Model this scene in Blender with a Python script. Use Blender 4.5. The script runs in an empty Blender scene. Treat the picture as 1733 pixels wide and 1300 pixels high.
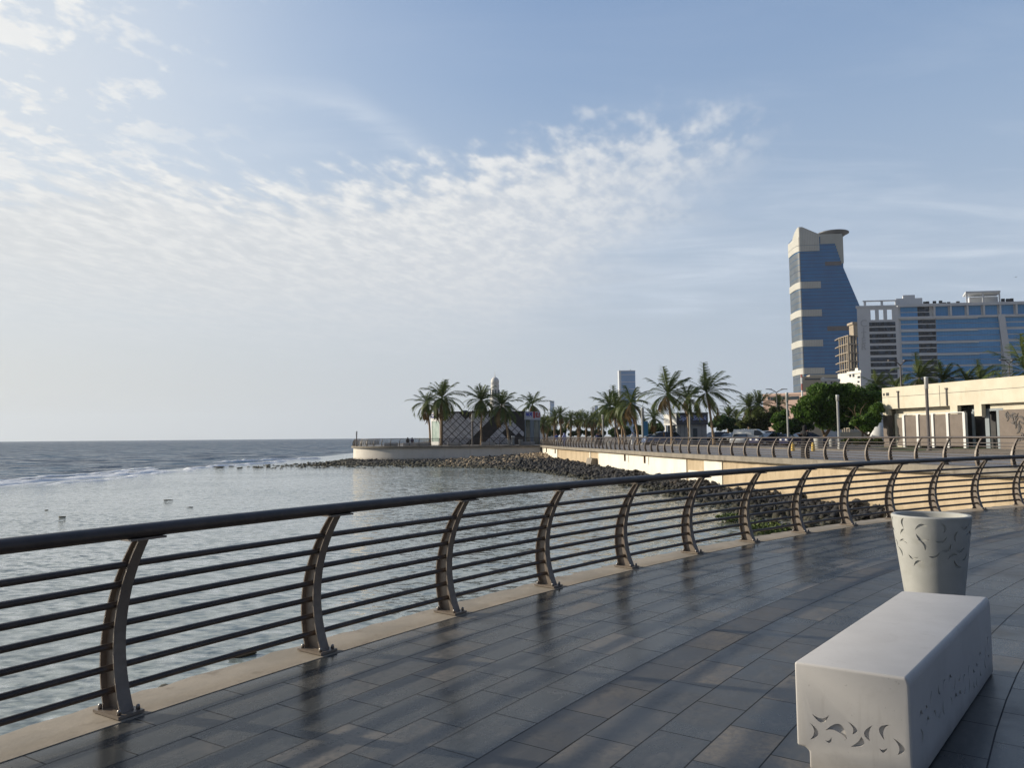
import bpy, bmesh, math, random
import numpy as np
from mathutils import Vector, Matrix
random.seed(7)
rng = np.random.default_rng(11)
D = bpy.data
scene = bpy.context.scene
COL = scene.collection
PI = math.pi

# ------------------------------------------------------------------ camera
EYE = Vector((0.0, 0.0, 1.6))
FPX, PW, PH = 1301.0, 1733.0, 1300.0
CAM_M = Matrix.Rotation(math.radians(90 + 3.94), 3, 'X') @ Matrix.Rotation(math.radians(-0.49), 3, 'Z')
cd = D.cameras.new('camera')
cd.sensor_fit = 'HORIZONTAL'; cd.sensor_width = 36.0; cd.lens = 36.0 * FPX / PW
cd.clip_start = 0.05; cd.clip_end = 30000
cam = D.objects.new('camera', cd); COL.objects.link(cam)
cam.matrix_world = Matrix.Translation(EYE) @ CAM_M.to_4x4()
scene.camera = cam

def ray(px, py):
    return (CAM_M @ Vector((px - PW / 2, PH / 2 - py, -FPX))).normalized()
def G(px, py, z):                      # the point seen at a photo pixel on the level z
    d = ray(px, py); t = (z - EYE.z) / d.z
    return EYE + d * t
def AT(px, py, Y):                     # the point seen at a photo pixel at the distance Y
    d = ray(px, py); return EYE + d * (Y / d.y)

# ------------------------------------------------------------------ node helpers
class S:
    def __init__(s, nt, o): s.nt, s.o = nt, o
    def _m(s, op, a, b=None, c=None, clamp=False):
        n = s.nt.nodes.new('ShaderNodeMath'); n.operation = op; n.use_clamp = clamp
        for i, v in enumerate((a, b, c)):
            if v is None: continue
            if isinstance(v, S): s.nt.links.new(v.o, n.inputs[i])
            else: n.inputs[i].default_value = v
        return S(s.nt, n.outputs[0])
    def __add__(s, b): return s._m('ADD', s, b)
    __radd__ = __add__
    def __sub__(s, b): return s._m('SUBTRACT', s, b)
    def __rsub__(s, b): return s._m('SUBTRACT', b, s)
    def __mul__(s, b): return s._m('MULTIPLY', s, b)
    __rmul__ = __mul__
    def __truediv__(s, b): return s._m('DIVIDE', s, b)
    def __rtruediv__(s, b): return s._m('DIVIDE', b, s)
    def f(s, op, b=None, clamp=False): return s._m(op, s, b, clamp=clamp)
    def clamp(s): return s._m('ADD', s, 0.0, clamp=True)
    def smooth(s, a, b, lo=0.0, hi=1.0):
        n = s.nt.nodes.new('ShaderNodeMapRange'); n.interpolation_type = 'SMOOTHSTEP'
        s.nt.links.new(s.o, n.inputs[0])
        for i, v in zip((1, 2, 3, 4), (a, b, lo, hi)):
            if isinstance(v, S): s.nt.links.new(v.o, n.inputs[i])
            else: n.inputs[i].default_value = v
        return S(s.nt, n.outputs[0])
def setin(nt, sock, v):
    if isinstance(v, S): nt.links.new(v.o, sock)
    elif isinstance(v, (tuple, list)) and len(v) == 3 and sock.type == 'RGBA': sock.default_value = (*v, 1)
    else: sock.default_value = v
def nz(nt, vec, scale, detail=4, rough=.55, dist=0.0, color=False):
    n = nt.nodes.new('ShaderNodeTexNoise'); setin(nt, n.inputs['Vector'], vec)
    n.inputs['Scale'].default_value = scale; n.inputs['Detail'].default_value = detail
    n.inputs['Roughness'].default_value = rough; n.inputs['Distortion'].default_value = dist
    return S(nt, n.outputs[1 if color else 0])
def voro(nt, vec, scale, out='Distance', feature='F1'):
    n = nt.nodes.new('ShaderNodeTexVoronoi'); n.feature = feature; setin(nt, n.inputs['Vector'], vec)
    n.inputs['Scale'].default_value = scale
    return S(nt, n.outputs[out])
def mixc(nt, f, a, b, blend='MIX'):
    n = nt.nodes.new('ShaderNodeMix'); n.data_type = 'RGBA'; n.blend_type = blend
    setin(nt, n.inputs[0], f); setin(nt, n.inputs[6], a); setin(nt, n.inputs[7], b)
    return S(nt, n.outputs[2])
def comb(nt, x, y, z):
    n = nt.nodes.new('ShaderNodeCombineXYZ')
    for i, v in enumerate((x, y, z)): setin(nt, n.inputs[i], v)
    return S(nt, n.outputs[0])
def sep(nt, v):
    n = nt.nodes.new('ShaderNodeSeparateXYZ'); setin(nt, n.inputs[0], v)
    return [S(nt, n.outputs[i]) for i in range(3)]
def ramp(nt, fac, stops, interp='LINEAR'):
    n = nt.nodes.new('ShaderNodeValToRGB'); setin(nt, n.inputs[0], fac); cr = n.color_ramp; cr.interpolation = interp
    while len(cr.elements) < len(stops): cr.elements.new(.5)
    for e, (p, c) in zip(cr.elements, stops):
        e.position = p; e.color = (c, c, c, 1) if not isinstance(c, (tuple, list)) else (*c, 1)
    return S(nt, n.outputs[0])
def srgb(r, g, b):
    f = lambda c: (c / 255 / 12.92) if c / 255 <= .04045 else ((c / 255 + .055) / 1.055) ** 2.4
    return (f(r), f(g), f(b))

# ------------------------------------------------------------------ world, sun, exposure
SUN_AZ, SUN_EL = -73.0, 18.5           # degrees from +Y towards +X
w = D.worlds.new('World'); scene.world = w; w.use_nodes = True
nt = w.node_tree; nt.nodes.clear()
sky = nt.nodes.new('ShaderNodeTexSky'); sky.sky_type = 'NISHITA'; sky.sun_disc = False
sky.sun_elevation = math.radians(SUN_EL); sky.sun_rotation = math.radians(SUN_AZ)
sky.air_density = 1.0; sky.dust_density = 1.6; sky.ozone_density = 2.0; sky.altitude = 0
SKY_K = 0.15
tc = nt.nodes.new('ShaderNodeTexCoord'); gen = S(nt, tc.outputs['Generated'])
dx, dy, dz = sep(nt, gen)
az = dx.f('ARCTAN2', dy) * (180 / PI)
el = dz.f('ARCSINE') * (180 / PI)
elp = el.f('MAXIMUM', 0.0)
zz = dz.f('MAXIMUM', 0.0) + 0.045
pu, pv = dx / zz, dy / zz               # cloud layer seen in perspective
P = comb(nt, pu, pv, 0.0)
big = nz(nt, P, 1.6, 3, .5) - .5
base = S(nt, sky.outputs[0])
KI = (1 / SKY_K,) * 3
def skyc(r, g, b_): return tuple(c / SKY_K for c in srgb(r, g, b_))
base = mixc(nt, .62, base, mixc(nt, elp.smooth(14, 46), skyc(160, 183, 212), skyc(125, 155, 201)))
# haze towards the horizon, paler on the sun side
wside = (az + big * 5.0).smooth(-52, 34, 1, 0)
hz_col = mixc(nt, wside, skyc(178, 190, 205), skyc(214, 214, 210))
hz = elp.smooth(0, 28, .95, 0.0)
clr = mixc(nt, hz, base, hz_col)
# pale glow on the sun side
veil = az.smooth(-46, 6, .92, .0) * elp.smooth(10, 60, 1, .2) * elp.smooth(4, 15)
clr = mixc(nt, veil, clr, skyc(207, 217, 227))
clr = mixc(nt, az.smooth(-46, -10, .55, 0) * elp.smooth(12, 24), clr, skyc(224, 231, 238))
# altocumulus deck
border = ramp(nt, (az + 50.0) / 100.0, [(0, .40), (.16, .43), (.23, .465), (.30, .455), (.364, .475), (.445, .50), (.50, .53), (.56, .56), (.62, .575), (.67, .555), (.74, .49), (1, .36)]) * 40.0
warp = nz(nt, P, 1.3, 2, .5, color=True)
ca, sa = math.cos(.85), math.sin(.85)
pw_ = pv * .60
Q = comb(nt, (pu * ca + pw_ * sa) * .92, (pw_ * ca - pu * sa) * 1.18, 0.0)
puff = nz(nt, Q, 9.5, 3, .5, .15)
puff2 = nz(nt, Q, 23.0, 4, .55, .1)
tex = puff * .62 + puff2 * .38
edge_up = (border + big * 3.0 + (puff - .5) * 7.0 - elp).smooth(-1.2, 2.2)
core = (border - elp + big * 3.0 + (puff - .5) * 5.0).smooth(-.6, 3.6)
low = (elp + big * 5.0).smooth(3.5, 12.5)
right = (az + big * 14.0 - elp * 1.25).smooth(-14.0, -2.0, 1, 0)
deck = edge_up * low * right
dens = (tex - (.50 - core * .07)).smooth(-.09, .15)
cveil = (deck * (core * .80 + .10) * az.smooth(-4, 16, 1, .34)).clamp()
cl = (deck * dens * elp.smooth(8, 19, .28, .84) * az.smooth(-8, 14, 1, .62)).clamp()
# scattered puffs, upper left
lp = nz(nt, comb(nt, pu * 1.0, pv * .8, 7.0), 8.5, 5, .60, .1) * .72 + nz(nt, comb(nt, pu, pv * .8, 2.0), 2.6, 2, .5) * .28
lmask = (az + big * 10.0).smooth(-33, -15, 1, 0) * elp.smooth(12, 18) * elp.smooth(45, 60, 1, 0)
lpuff = (lp - (.62 - lmask * .125)).smooth(-.03, .08) * lmask
cl = cl.f('MAXIMUM', lpuff * .92)
cveil = cveil.f('MAXIMUM', lmask * .22)
# thin high wisps
Wv = comb(nt, pu * .8 + pv * .25, pv * 2.4, 3.0)
wn = nz(nt, Wv, 1.15, 6, .6, .6)
wisp = wn.smooth(.50, .74) * elp.smooth(5, 12) * elp.smooth(19, 27, 1, .22) * .30
st = (elp - (12.6 + big * 9.0)).f('ABSOLUTE')
streak = st.smooth(0, 5.2, 1, 0) * az.smooth(0, 12) * (wn.smooth(.25, .7)) * .62
elc = 23.7 - (az + 12.5).f('MAXIMUM', 0.0) * .46
cir = (elp - elc + (wn - .5) * 5.0).f('ABSOLUTE').smooth(0, 1.5, 1, 0) * az.smooth(-25, -14) * az.smooth(-4, -10) * wn.smooth(.28, .62) * .75
cl2 = (wisp + streak + cir).clamp()
clr = mixc(nt, cl2, clr, skyc(200, 211, 225))
clr = mixc(nt, cveil, clr, mixc(nt, wside, skyc(198, 205, 216), skyc(213, 215, 215)))
lit = (tex.smooth(.45, .66) * .55 + wside * .5 + (elp - 12.0) * .03).clamp()
ccol = mixc(nt, lit, skyc(212, 216, 221), skyc(238, 238, 236))
clr = mixc(nt, cl, clr, ccol)
offview_dim = ((dx * -.342 + dy * .940) / ((dx * dx + dy * dy).f('SQRT') + .03)).smooth(.50, -.20)       # added dimming of the unseen sky, to deepen the shaded sides of things
clr = mixc(nt, offview_dim * .85, clr, mixc(nt, 1.0, clr, (.16, .21, .30), 'MULTIPLY'))
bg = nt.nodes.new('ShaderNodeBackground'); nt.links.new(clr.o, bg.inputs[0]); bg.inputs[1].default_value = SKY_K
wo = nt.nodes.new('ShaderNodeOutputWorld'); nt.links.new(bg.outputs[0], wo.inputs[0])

sl = D.lights.new('sun', 'SUN'); sl.energy = 5.0; sl.angle = math.radians(.6); sl.color = (1.0, .89, .72)
so = D.objects.new('sun', sl); COL.objects.link(so)
sdir = Vector((math.sin(math.radians(SUN_AZ)) * math.cos(math.radians(SUN_EL)), math.cos(math.radians(SUN_AZ)) * math.cos(math.radians(SUN_EL)), math.sin(math.radians(SUN_EL))))
so.rotation_euler = sdir.to_track_quat('Z', 'Y').to_euler()
vs = scene.view_settings; vs.view_transform = 'Standard'; vs.look = 'None'; vs.exposure = 0.08; vs.gamma = 1
scene.render.engine = 'CYCLES'
scene.cycles.use_denoising = True
scene.cycles.max_bounces = 6

# ------------------------------------------------------------------ materials
MATS = {}
def new_mat(name):
    m = D.materials.new(name); m.use_nodes = True; nt = m.node_tree
    b = nt.nodes['Principled BSDF']; MATS[name] = m
    return m, nt, b
def bump(nt, b, h, strength=.3, dist=.02):
    n = nt.nodes.new('ShaderNodeBump'); n.inputs['Strength'].default_value = strength; n.inputs['Distance'].default_value = dist
    nt.links.new(h.o, n.inputs['Height']); nt.links.new(n.outputs[0], b.inputs['Normal'])
def objco(nt, which='Object'):
    return S(nt, nt.nodes.new('ShaderNodeTexCoord').outputs[which])
def worldpos(nt):
    return S(nt, nt.nodes.new('ShaderNodeNewGeometry').outputs['Position'])
def pm(name, c1, c2=None, scale=3.0, rough=.6, metal=0.0, bs=0.0, bscale=None, bdist=.01, spec=.5, rvar=0.0, detail=5):
    m, nt, b = new_mat(name); v = objco(nt)
    if c2 is not None:
        f = nz(nt, v, scale, detail, .6).smooth(.32, .68)
        setin(nt, b.inputs['Base Color'], mixc(nt, f, c1, c2))
    else: b.inputs['Base Color'].default_value = (*c1, 1)
    if rvar:
        setin(nt, b.inputs['Roughness'], nz(nt, v, scale * 2.3, 4) * rvar + (rough - rvar * .5))
    else: b.inputs['Roughness'].default_value = rough
    b.inputs['Metallic'].default_value = metal
    b.inputs['Specular IOR Level'].default_value = spec
    if bs: bump(nt, b, nz(nt, v, bscale or scale * 4, 6, .6), bs, bdist)
    return m

# ------------------------------------------------------------------ mesh builder
class MB:
    def __init__(s): s.v, s.f, s.m, s.uv = [], [], [], None
    def add(s, vs, fs, mi=0):
        o = len(s.v); s.v += [tuple(p) for p in vs]
        s.f += [tuple(i + o for i in f) for f in fs]; s.m += [mi] * len(fs)
        return s
    def box(s, x0, x1, y0, y1, z0, z1, mi=0, M=None, taper=0.0):
        t = taper
        vs = [(x0, y0, z0), (x1, y0, z0), (x1, y1, z0), (x0, y1, z0), (x0 + t, y0 + t, z1), (x1 - t, y0 + t, z1), (x1 - t, y1 - t, z1), (x0 + t, y1 - t, z1)]
        if M is not None: vs = [M @ Vector(p) for p in vs]
        return s.add(vs, [(0, 3, 2, 1), (4, 5, 6, 7), (0, 1, 5, 4), (1, 2, 6, 5), (2, 3, 7, 6), (3, 0, 4, 7)], mi)
    def prism(s, poly, z0, z1, mi=0, M=None, top=True):
        n = len(poly); vs = [(p[0], p[1], z0) for p in poly] + [(p[0], p[1], z1) for p in poly]
        if M is not None: vs = [M @ Vector(p) for p in vs]
        fs = [(i, (i + 1) % n, n + (i + 1) % n, n + i) for i in range(n)]
        fs += [tuple(range(n))[::-1], tuple(range(n, 2 * n))]
        return s.add(vs, fs, mi)
    def tube(s, pts, r, n=8, mi=0, caps=True, closed=False):
        pts = [Vector(p) for p in pts]; k = len(pts)
        rs = r if isinstance(r, (list, tuple)) else [r] * k
        o = len(s.v); up = Vector((0, 0, 1)); prev = None
        for i, p in enumerate(pts):
            t = (pts[min(i + 1, k - 1)] - pts[max(i - 1, 0)]).normalized()
            a = prev if prev is not None else (up if abs(t.z) < .95 else Vector((1, 0, 0)))
            u = (a - t * a.dot(t)).normalized(); v = t.cross(u); prev = u
            for j in range(n):
                an = 2 * PI * j / n
                s.v.append(tuple(p + (u * math.cos(an) + v * math.sin(an)) * rs[i]))
        for i in range(k - 1):
            for j in range(n):
                a, b = o + i * n + j, o + i * n + (j + 1) % n
                s.f.append((a, b, b + n, a + n)); s.m.append(mi)
        if caps:
            s.f.append(tuple(o + j for j in range(n))[::-1]); s.m.append(mi)
            s.f.append(tuple(o + (k - 1) * n + j for j in range(n))); s.m.append(mi)
        return s
    def lathe(s, prof, n=24, c=(0, 0, 0), mi=0, sx=1.0, sy=1.0, caps=True):
        o = len(s.v)
        for r, z in prof:
            for j in range(n):
                a = 2 * PI * j / n; s.v.append((c[0] + r * math.cos(a) * sx, c[1] + r * math.sin(a) * sy, c[2] + z))
        for i in range(len(prof) - 1):
            for j in range(n):
                a, b = o + i * n + j, o + i * n + (j + 1) % n
                s.f.append((a, b, b + n, a + n)); s.m.append(mi)
        if caps:
            s.f.append(tuple(o + j for j in range(n))[::-1]); s.m.append(mi)
            k = len(prof) - 1
            s.f.append(tuple(o + k * n + j for j in range(n))); s.m.append(mi)
        return s
    def mesh(s, name, mats, smooth=False):
        me = D.meshes.new(name); me.from_pydata(s.v, [], s.f); me.update()
        mats = mats if isinstance(mats, (list, tuple)) else [mats]
        for m in mats: me.materials.append(m)
        if len(mats) > 1: me.polygons.foreach_set('material_index', s.m)
        if smooth: me.polygons.foreach_set('use_smooth', [True] * len(me.polygons))
        me.update(); return me
    def build(s, name, mats, parent=None, smooth=False, loc=None):
        return link(name, s.mesh(name, mats, smooth), parent, loc)
def link(name, data, parent=None, loc=None):
    o = D.objects.new(name, data); COL.objects.link(o)
    if parent is not None: o.parent = parent
    if loc is not None: o.location = loc
    return o
def np_mesh(name, V, F, mats, smooth=False, uv=None, mi=None):
    """V (n,3), F (m,4) or (m,3) int arrays"""
    me = D.meshes.new(name); k = F.shape[1]
    me.vertices.add(len(V)); me.vertices.foreach_set('co', V.astype(np.float32).ravel())
    me.loops.add(F.size); me.loops.foreach_set('vertex_index', F.astype(np.int32).ravel())
    me.polygons.add(len(F)); me.polygons.foreach_set('loop_start', np.arange(0, F.size, k, dtype=np.int32))
    me.polygons.foreach_set('loop_total', np.full(len(F), k, np.int32))
    for m in (mats if isinstance(mats, (list, tuple)) else [mats]): me.materials.append(m)
    if smooth: me.polygons.foreach_set('use_smooth', np.ones(len(F), bool))
    if mi is not None: me.polygons.foreach_set('material_index', mi.astype(np.int32))
    if uv is not None:
        l = me.uv_layers.new(name='UVMap'); l.data.foreach_set('uv', uv.astype(np.float32).ravel())
    me.update(calc_edges=True); me.validate(); return me
def tag(o, label=None, cat=None, group=None, kind=None):
    if label: o['label'] = label
    if cat: o['category'] = cat
    if group: o['group'] = group
    if kind: o['kind'] = kind
    return o
def thing(name, label, cat, loc=(0, 0, 0), rz=0.0, group=None):
    o = D.objects.new(name, None); COL.objects.link(o); o.location = loc; o.rotation_euler = (0, 0, rz)
    o.empty_display_size = .3
    return tag(o, label, cat, group)
def copy_tree(o, parent=None):
    c = o.copy(); COL.objects.link(c)
    if parent is not None: c.parent = parent
    for ch in list(o.children): copy_tree(ch, c)
    return c
def dup(o, loc, rz=0.0, s=1.0, label=None, group=None):
    c = copy_tree(o); c.location = loc; c.rotation_euler = (0, 0, rz); c.scale = (s, s, s)
    if label: c['label'] = label
    if group: c['group'] = group
    return c
def smooth_by_angle(o, deg=35):
    me = o.data
    me.polygons.foreach_set('use_smooth', [True] * len(me.polygons))
    bm = bmesh.new(); bm.from_mesh(me); lim = math.radians(deg)
    for e in bm.edges:
        e.smooth = len(e.link_faces) == 2 and e.calc_face_angle(0) < lim
    bm.to_mesh(me); bm.free()
def bevel(o, wd, seg=2, ang=35):
    bm = bmesh.new(); bm.from_mesh(o.data); bmesh.ops.remove_doubles(bm, verts=bm.verts, dist=1e-5)
    es = [e for e in bm.edges if len(e.link_faces) == 2 and e.calc_face_angle(0) > math.radians(ang)]
    bmesh.ops.bevel(bm, geom=es, offset=wd, segments=seg, affect='EDGES', profile=.5, clamp_overlap=True)
    bm.to_mesh(o.data); bm.free(); smooth_by_angle(o, 40)
    return o

def split_loose(o):
    """one object per separate piece, same name, same parent"""
    me = o.data; n = len(me.vertices); par = list(range(n))
    def find(i):
        while par[i] != i: par[i] = par[par[i]]; i = par[i]
        return i
    for e in me.edges:
        a, b = find(e.vertices[0]), find(e.vertices[1])
        if a != b: par[a] = b
    groups = {}
    for pl in me.polygons: groups.setdefault(find(pl.vertices[0]), []).append(pl)
    if len(groups) < 2: return [o]
    out, nm = [], o.name.split('.')[0]; sm = me.polygons[0].use_smooth; par_, locv = o.parent, o.location.copy()
    for pls in groups.values():
        idx = {}; vs_, fs_ = [], []
        for pl in pls: fs_.append([idx.setdefault(v, len(idx)) for v in pl.vertices])
        vs_ = [me.vertices[v].co[:] for v in idx]; m2 = D.meshes.new(nm); m2.from_pydata(vs_, [], fs_)
        for mm in me.materials: m2.materials.append(mm)
        for q, pl in zip(m2.polygons, pls): q.material_index = pl.material_index; q.use_smooth = sm
        c = D.objects.new(nm, m2); COL.objects.link(c); c.parent = par_; c.location = locv; out.append(c)
    D.objects.remove(o); D.meshes.remove(me)
    return out
# ------------------------------------------------------------------ layout
CX, CY, RR = 26.66, -13.59, 34.225      # the promenade edge is an arc
WZ, LZ = -1.9, 0.35                     # water level, level of the far promenade
def arc(r, a): return Vector((CX + r * math.cos(a), CY + r * math.sin(a), 0))
A0 = math.atan2(4.63 - CY, -2.33 - CX)  # angle of the nearest whole post
DA = 1.528 / RR
def catmull(pts, n=12):
    pts = [Vector(p) for p in pts]; out = []
    P = [2 * pts[0] - pts[1]] + pts + [2 * pts[-1] - pts[-2]]
    for i in range(1, len(P) - 2):
        for k in range(n):
            t = k / n; p0, p1, p2, p3 = P[i - 1:i + 3]
            out.append(.5 * ((2 * p1) + (p2 - p0) * t + (2 * p0 - 5 * p1 + 4 * p2 - p3) * t * t + (3 * p1 - p0 - 3 * p2 + p3) * t ** 3))
    out.append(pts[-1]); return out
def resample(pts, step):
    d = [0.0]
    for a, b in zip(pts, pts[1:]): d.append(d[-1] + (b - a).length)
    n = max(2, int(round(d[-1] / step))); out = []
    j = 0
    for i in range(n + 1):
        t = d[-1] * i / n
        while j < len(d) - 2 and d[j + 1] < t: j += 1
        f = (t - d[j]) / max(1e-9, d[j + 1] - d[j]); out.append(pts[j].lerp(pts[j + 1], f))
    return out
def offs(pts, d):                        # offset a plan curve to its left by d
    out = []
    for i, p in enumerate(pts):
        t = (pts[min(i + 1, len(pts) - 1)] - pts[max(i - 1, 0)]); t.z = 0; t.normalize()
        out.append(p + Vector((-t.y, t.x, 0)) * d)
    return out
SEAW = catmull([(20.35, 19.9, 0), (19.4, 22.3, 0), (17.6, 27.5, 0), (15.3, 37.2, 0), (11.82, 53.2, 0), (9.2, 71.5, 0), (5.75, 98, 0), (4.75, 109.5, 0), (4.3, 113.6, 0)], 14)
PENI = catmull([(4.1, 113.8, 0), (-3.5, 114.2, 0), (-10.5, 114.6, 0), (-16.5, 115.3, 0), (-21.2, 117.2, 0), (-24.2, 120.2, 0), (-25.7, 124.5, 0), (-26.3, 131, 0), (-26, 150, 0)], 10)

# ------------------------------------------------------------------ sea
m, nt, b = new_mat('sea_water')
wp = worldpos(nt); wx, wy, wz_ = sep(nt, wp)
wob = nz(nt, wp, .045, 3, .5) - .5
out = (wx + wob * 14.0 + (wy - 90.0) * -.03).smooth(-37.5, -42.5)       # 1 on the open sea beyond the reef edge
far = (wy + wx * -.9).smooth(60, 420)
v1 = comb(nt, wx * .75 + wy * .25, wy * 1.0 - wx * .15, 0.0)
gust = nz(nt, comb(nt, wx * .7, wy, 0.0), .11, 3, .5).smooth(.35, .7, .5, 1.2)
def slope(vec, sc, det, rough, dist):
    c = sep(nt, nz(nt, vec, sc, det, rough, dist, True)); return c[0] - .5, c[1] - .5
s1x, s1y = slope(comb(nt, wx * .55 + wy * .25, wy - wx * .12, 0.0), 5.2, 3, .6, .2); s2x, s2y = slope(comb(nt, wx * .5, wy, 5.0), 1.5, 3, .55, .3); s3x, s3y = slope(comb(nt, wx * .5, wy, 2.0), .22, 6, .66, .3)
kx = gust * 1.25 * (1 - out * .2); k2 = gust * .38; k3 = out * 3.6
nx = s1x * kx + s2x * k2 + s3x * k3; ny = s1y * kx + s2y * k2 + s3y * k3
nn = nt.nodes.new('ShaderNodeVectorMath'); nn.operation = 'NORMALIZE'; nt.links.new(comb(nt, nx, ny, 1.0).o, nn.inputs[0]); nt.links.new(nn.outputs[0], b.inputs['Normal'])
depthc = mixc(nt, out, srgb(130, 140, 137), srgb(34, 66, 92))
shal = (wx * .93 + wy * .12 + wob * 6.0).smooth(8.5, 12.5)
depthc = mixc(nt, shal * .8, depthc, srgb(98, 96, 74))
# surf along the reef edge
fx = wx + wob * 5.0 + (wy - 60.0) * -.055
fn = nz(nt, comb(nt, wx, wy * .5, 0.0), .9, 6, .65, .6)
foam = ((fx + 40.2).f('ABSOLUTE')).smooth(.2, 3.4, 1, 0) * (wy.smooth(20, 45)) * (fn.smooth(.42, .58))
fn2 = nz(nt, comb(nt, wx, wy * .6, 4.0), .5, 6, .65, .8)
foam2 = (wx.smooth(-36, -50) * wx.smooth(-82, -56)) * fn2.smooth(.60, .72) * wy.smooth(50, 85) * wy.smooth(260, 150) * .8
caps = out * nz(nt, comb(nt, wx * .6, wy * .25, 9.0), .35, 6, .7, .5).smooth(.685, .74) * .6
fo = (foam + foam2 + caps).clamp()
setin(nt, b.inputs['Base Color'], mixc(nt, fo, depthc, srgb(225, 228, 230)))
setin(nt, b.inputs['Roughness'], fo * .5 + .06 + far * .05); b.inputs['Specular IOR Level'].default_value = 0.0
fr = nt.nodes.new('ShaderNodeFresnel'); fr.inputs[0].default_value = 1.34; nt.links.new(nn.outputs[0], fr.inputs['Normal'])
gl = nt.nodes.new('ShaderNodeBsdfGlossy'); gl.inputs['Color'].default_value = (1, 1, 1, 1); gl.inputs['Roughness'].default_value = .07; nt.links.new(nn.outputs[0], gl.inputs['Normal'])
ff = S(nt, fr.outputs[0]).f('MINIMUM', .85) * (1 - out * .40) * (1 - fo * .9)      # wave slopes keep a rough sea from mirroring the horizon fully
mx = nt.nodes.new('ShaderNodeMixShader'); setin(nt, mx.inputs[0], ff); nt.links.new(b.outputs[0], mx.inputs[1]); nt.links.new(gl.outputs[0], mx.inputs[2])
nt.links.new(mx.outputs[0], [q for q in nt.nodes if q.type == 'OUTPUT_MATERIAL'][0].inputs[0])
ring = [0, 30, 70, 160, 400, 1000, 2600, 9000]
mb = MB(); N = 48
for r in ring[1:]:
    for j in range(N): mb.v.append((r * math.cos(2 * PI * j / N), r * math.sin(2 * PI * j / N), 0))
mb.f = [tuple(range(N))] + [(k * N + j, (k + 1) * N + j, (k + 1) * N + (j + 1) % N, k * N + (j + 1) % N) for k in range(len(ring) - 2) for j in range(N)]
mb.m = [0] * len(mb.f)
sea = mb.build('sea', m, loc=(0, 0, WZ)); tag(sea, kind='structure')

# ------------------------------------------------------------------ near promenade
def paving_mat(name, L, H, ca, cb, cworn, rough, worn=.62, spec=.5, mort=.0035):
    m, nt, b = new_mat(name); uv = objco(nt, 'UV')
    br = nt.nodes.new('ShaderNodeTexBrick'); setin(nt, br.inputs['Vector'], uv)
    br.offset = .5; br.inputs['Scale'].default_value = 1.0; br.inputs['Brick Width'].default_value = L
    br.inputs['Row Height'].default_value = H; br.inputs['Mortar Size'].default_value = mort; br.inputs['Mortar Smooth'].default_value = .1
    br.inputs['Color1'].default_value = (0, 0, 0, 1); br.inputs['Color2'].default_value = (1, 1, 1, 1); br.inputs['Mortar'].default_value = (.5, .5, .5, 1)
    rnd = sep(nt, S(nt, br.outputs['Color']))[0]; mo = S(nt, br.outputs['Fac'])
    g = nz(nt, uv, 2.2, 6, .62); g2 = nz(nt, uv, 26.0, 5, .7); g3 = nz(nt, uv, .55, 4, .6)
    dust = nz(nt, uv, .9, 6, .68, .8).smooth(.44, .66)
    col = mixc(nt, (rnd * .28 + g * .8 - .1).clamp(), ca, cb); col = mixc(nt, dust * g2.smooth(.3, .65) * .42, col, srgb(118, 114, 107))
    wf = ((rnd + g * .9 - .45).smooth(worn, worn + .42)) * g2.smooth(.35, .62, .35, 1) * .8
    col = mixc(nt, wf, col, cworn)
    spk = voro(nt, uv, 7.0).smooth(.035, .02) * g3.smooth(.5, .6)
    col = mixc(nt, spk * .5, col, srgb(150, 146, 140))
    scr = nz(nt, comb(nt, sep(nt, uv)[0] * 6.0, sep(nt, uv)[1] * 34.0, 0.0), 1.0, 5, .7, 1.5).smooth(.66, .75) * g3.smooth(.45, .65)
    col = mixc(nt, scr * .34, col, srgb(140, 137, 132))
    mot = nz(nt, comb(nt, sep(nt, uv)[0] * .6, sep(nt, uv)[1] * 1.6, 3.0), 6.5, 6, .72, .5)
    col = mixc(nt, mot.smooth(.48, .72) * .45, col, srgb(104, 101, 96)); col = mixc(nt, mot.smooth(.46, .28) * .5, col, srgb(34, 36, 38))
    col = mixc(nt, mo, col, (.012, .012, .012))
    setin(nt, b.inputs['Base Color'], col)
    setin(nt, b.inputs['Roughness'], (g3 * .18 + g2 * .10 + rnd * .05 + wf * .18 + dust * .14 + mot * .16 - .08 + mo * .4 + (rough - .18)).clamp())
    b.inputs['Specular IOR Level'].default_value = spec
    bump(nt, b, g2 * .15 + rnd * .25 - mo * 1.0 + g * .25, .22, .004)
    return m
def arc_sheet(name, r0, r1, a0, a1, z, mat, nr=1, na=90):
    V, uv = [], []
    mb = MB()
    for i in range(na + 1):
        a = a0 + (a1 - a0) * i / na
        for j in range(nr + 1):
            r = r0 + (r1 - r0) * j / nr; p = arc(r, a); mb.v.append((p.x, p.y, z)); uv.append(((A0 - a) * RR, RR - .36 - r + 3.0))
    for i in range(na):
        for j in range(nr):
            q = i * (nr + 1) + j; mb.f.append((q, q + nr + 1, q + nr + 2, q + 1) if a1 < a0 and False else (q, q + 1, q + nr + 2, q + nr + 1)); mb.m.append(0)
    me = mb.mesh(name, mat); l = me.uv_layers.new(name='UVMap')
    for lp in me.loops: l.data[lp.index].uv = uv[lp.vertex_index]
    o = link(name, me)
    if me.polygons[0].normal.z < 0: me.flip_normals()
    return tag(o, kind='structure')
AE0, AE1 = math.radians(178), math.radians(98.5)
M_TILE = paving_mat('slate_tiles', .60, .30, srgb(52, 55, 56), srgb(72, 74, 73), srgb(140, 131, 119), .25, .68, .34, .0042)
M_TILE2 = paving_mat('grey_tiles', .60, .30, srgb(50, 52, 53), srgb(68, 69, 68), srgb(128, 120, 109), .31, .70, .34, .0042)
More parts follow.
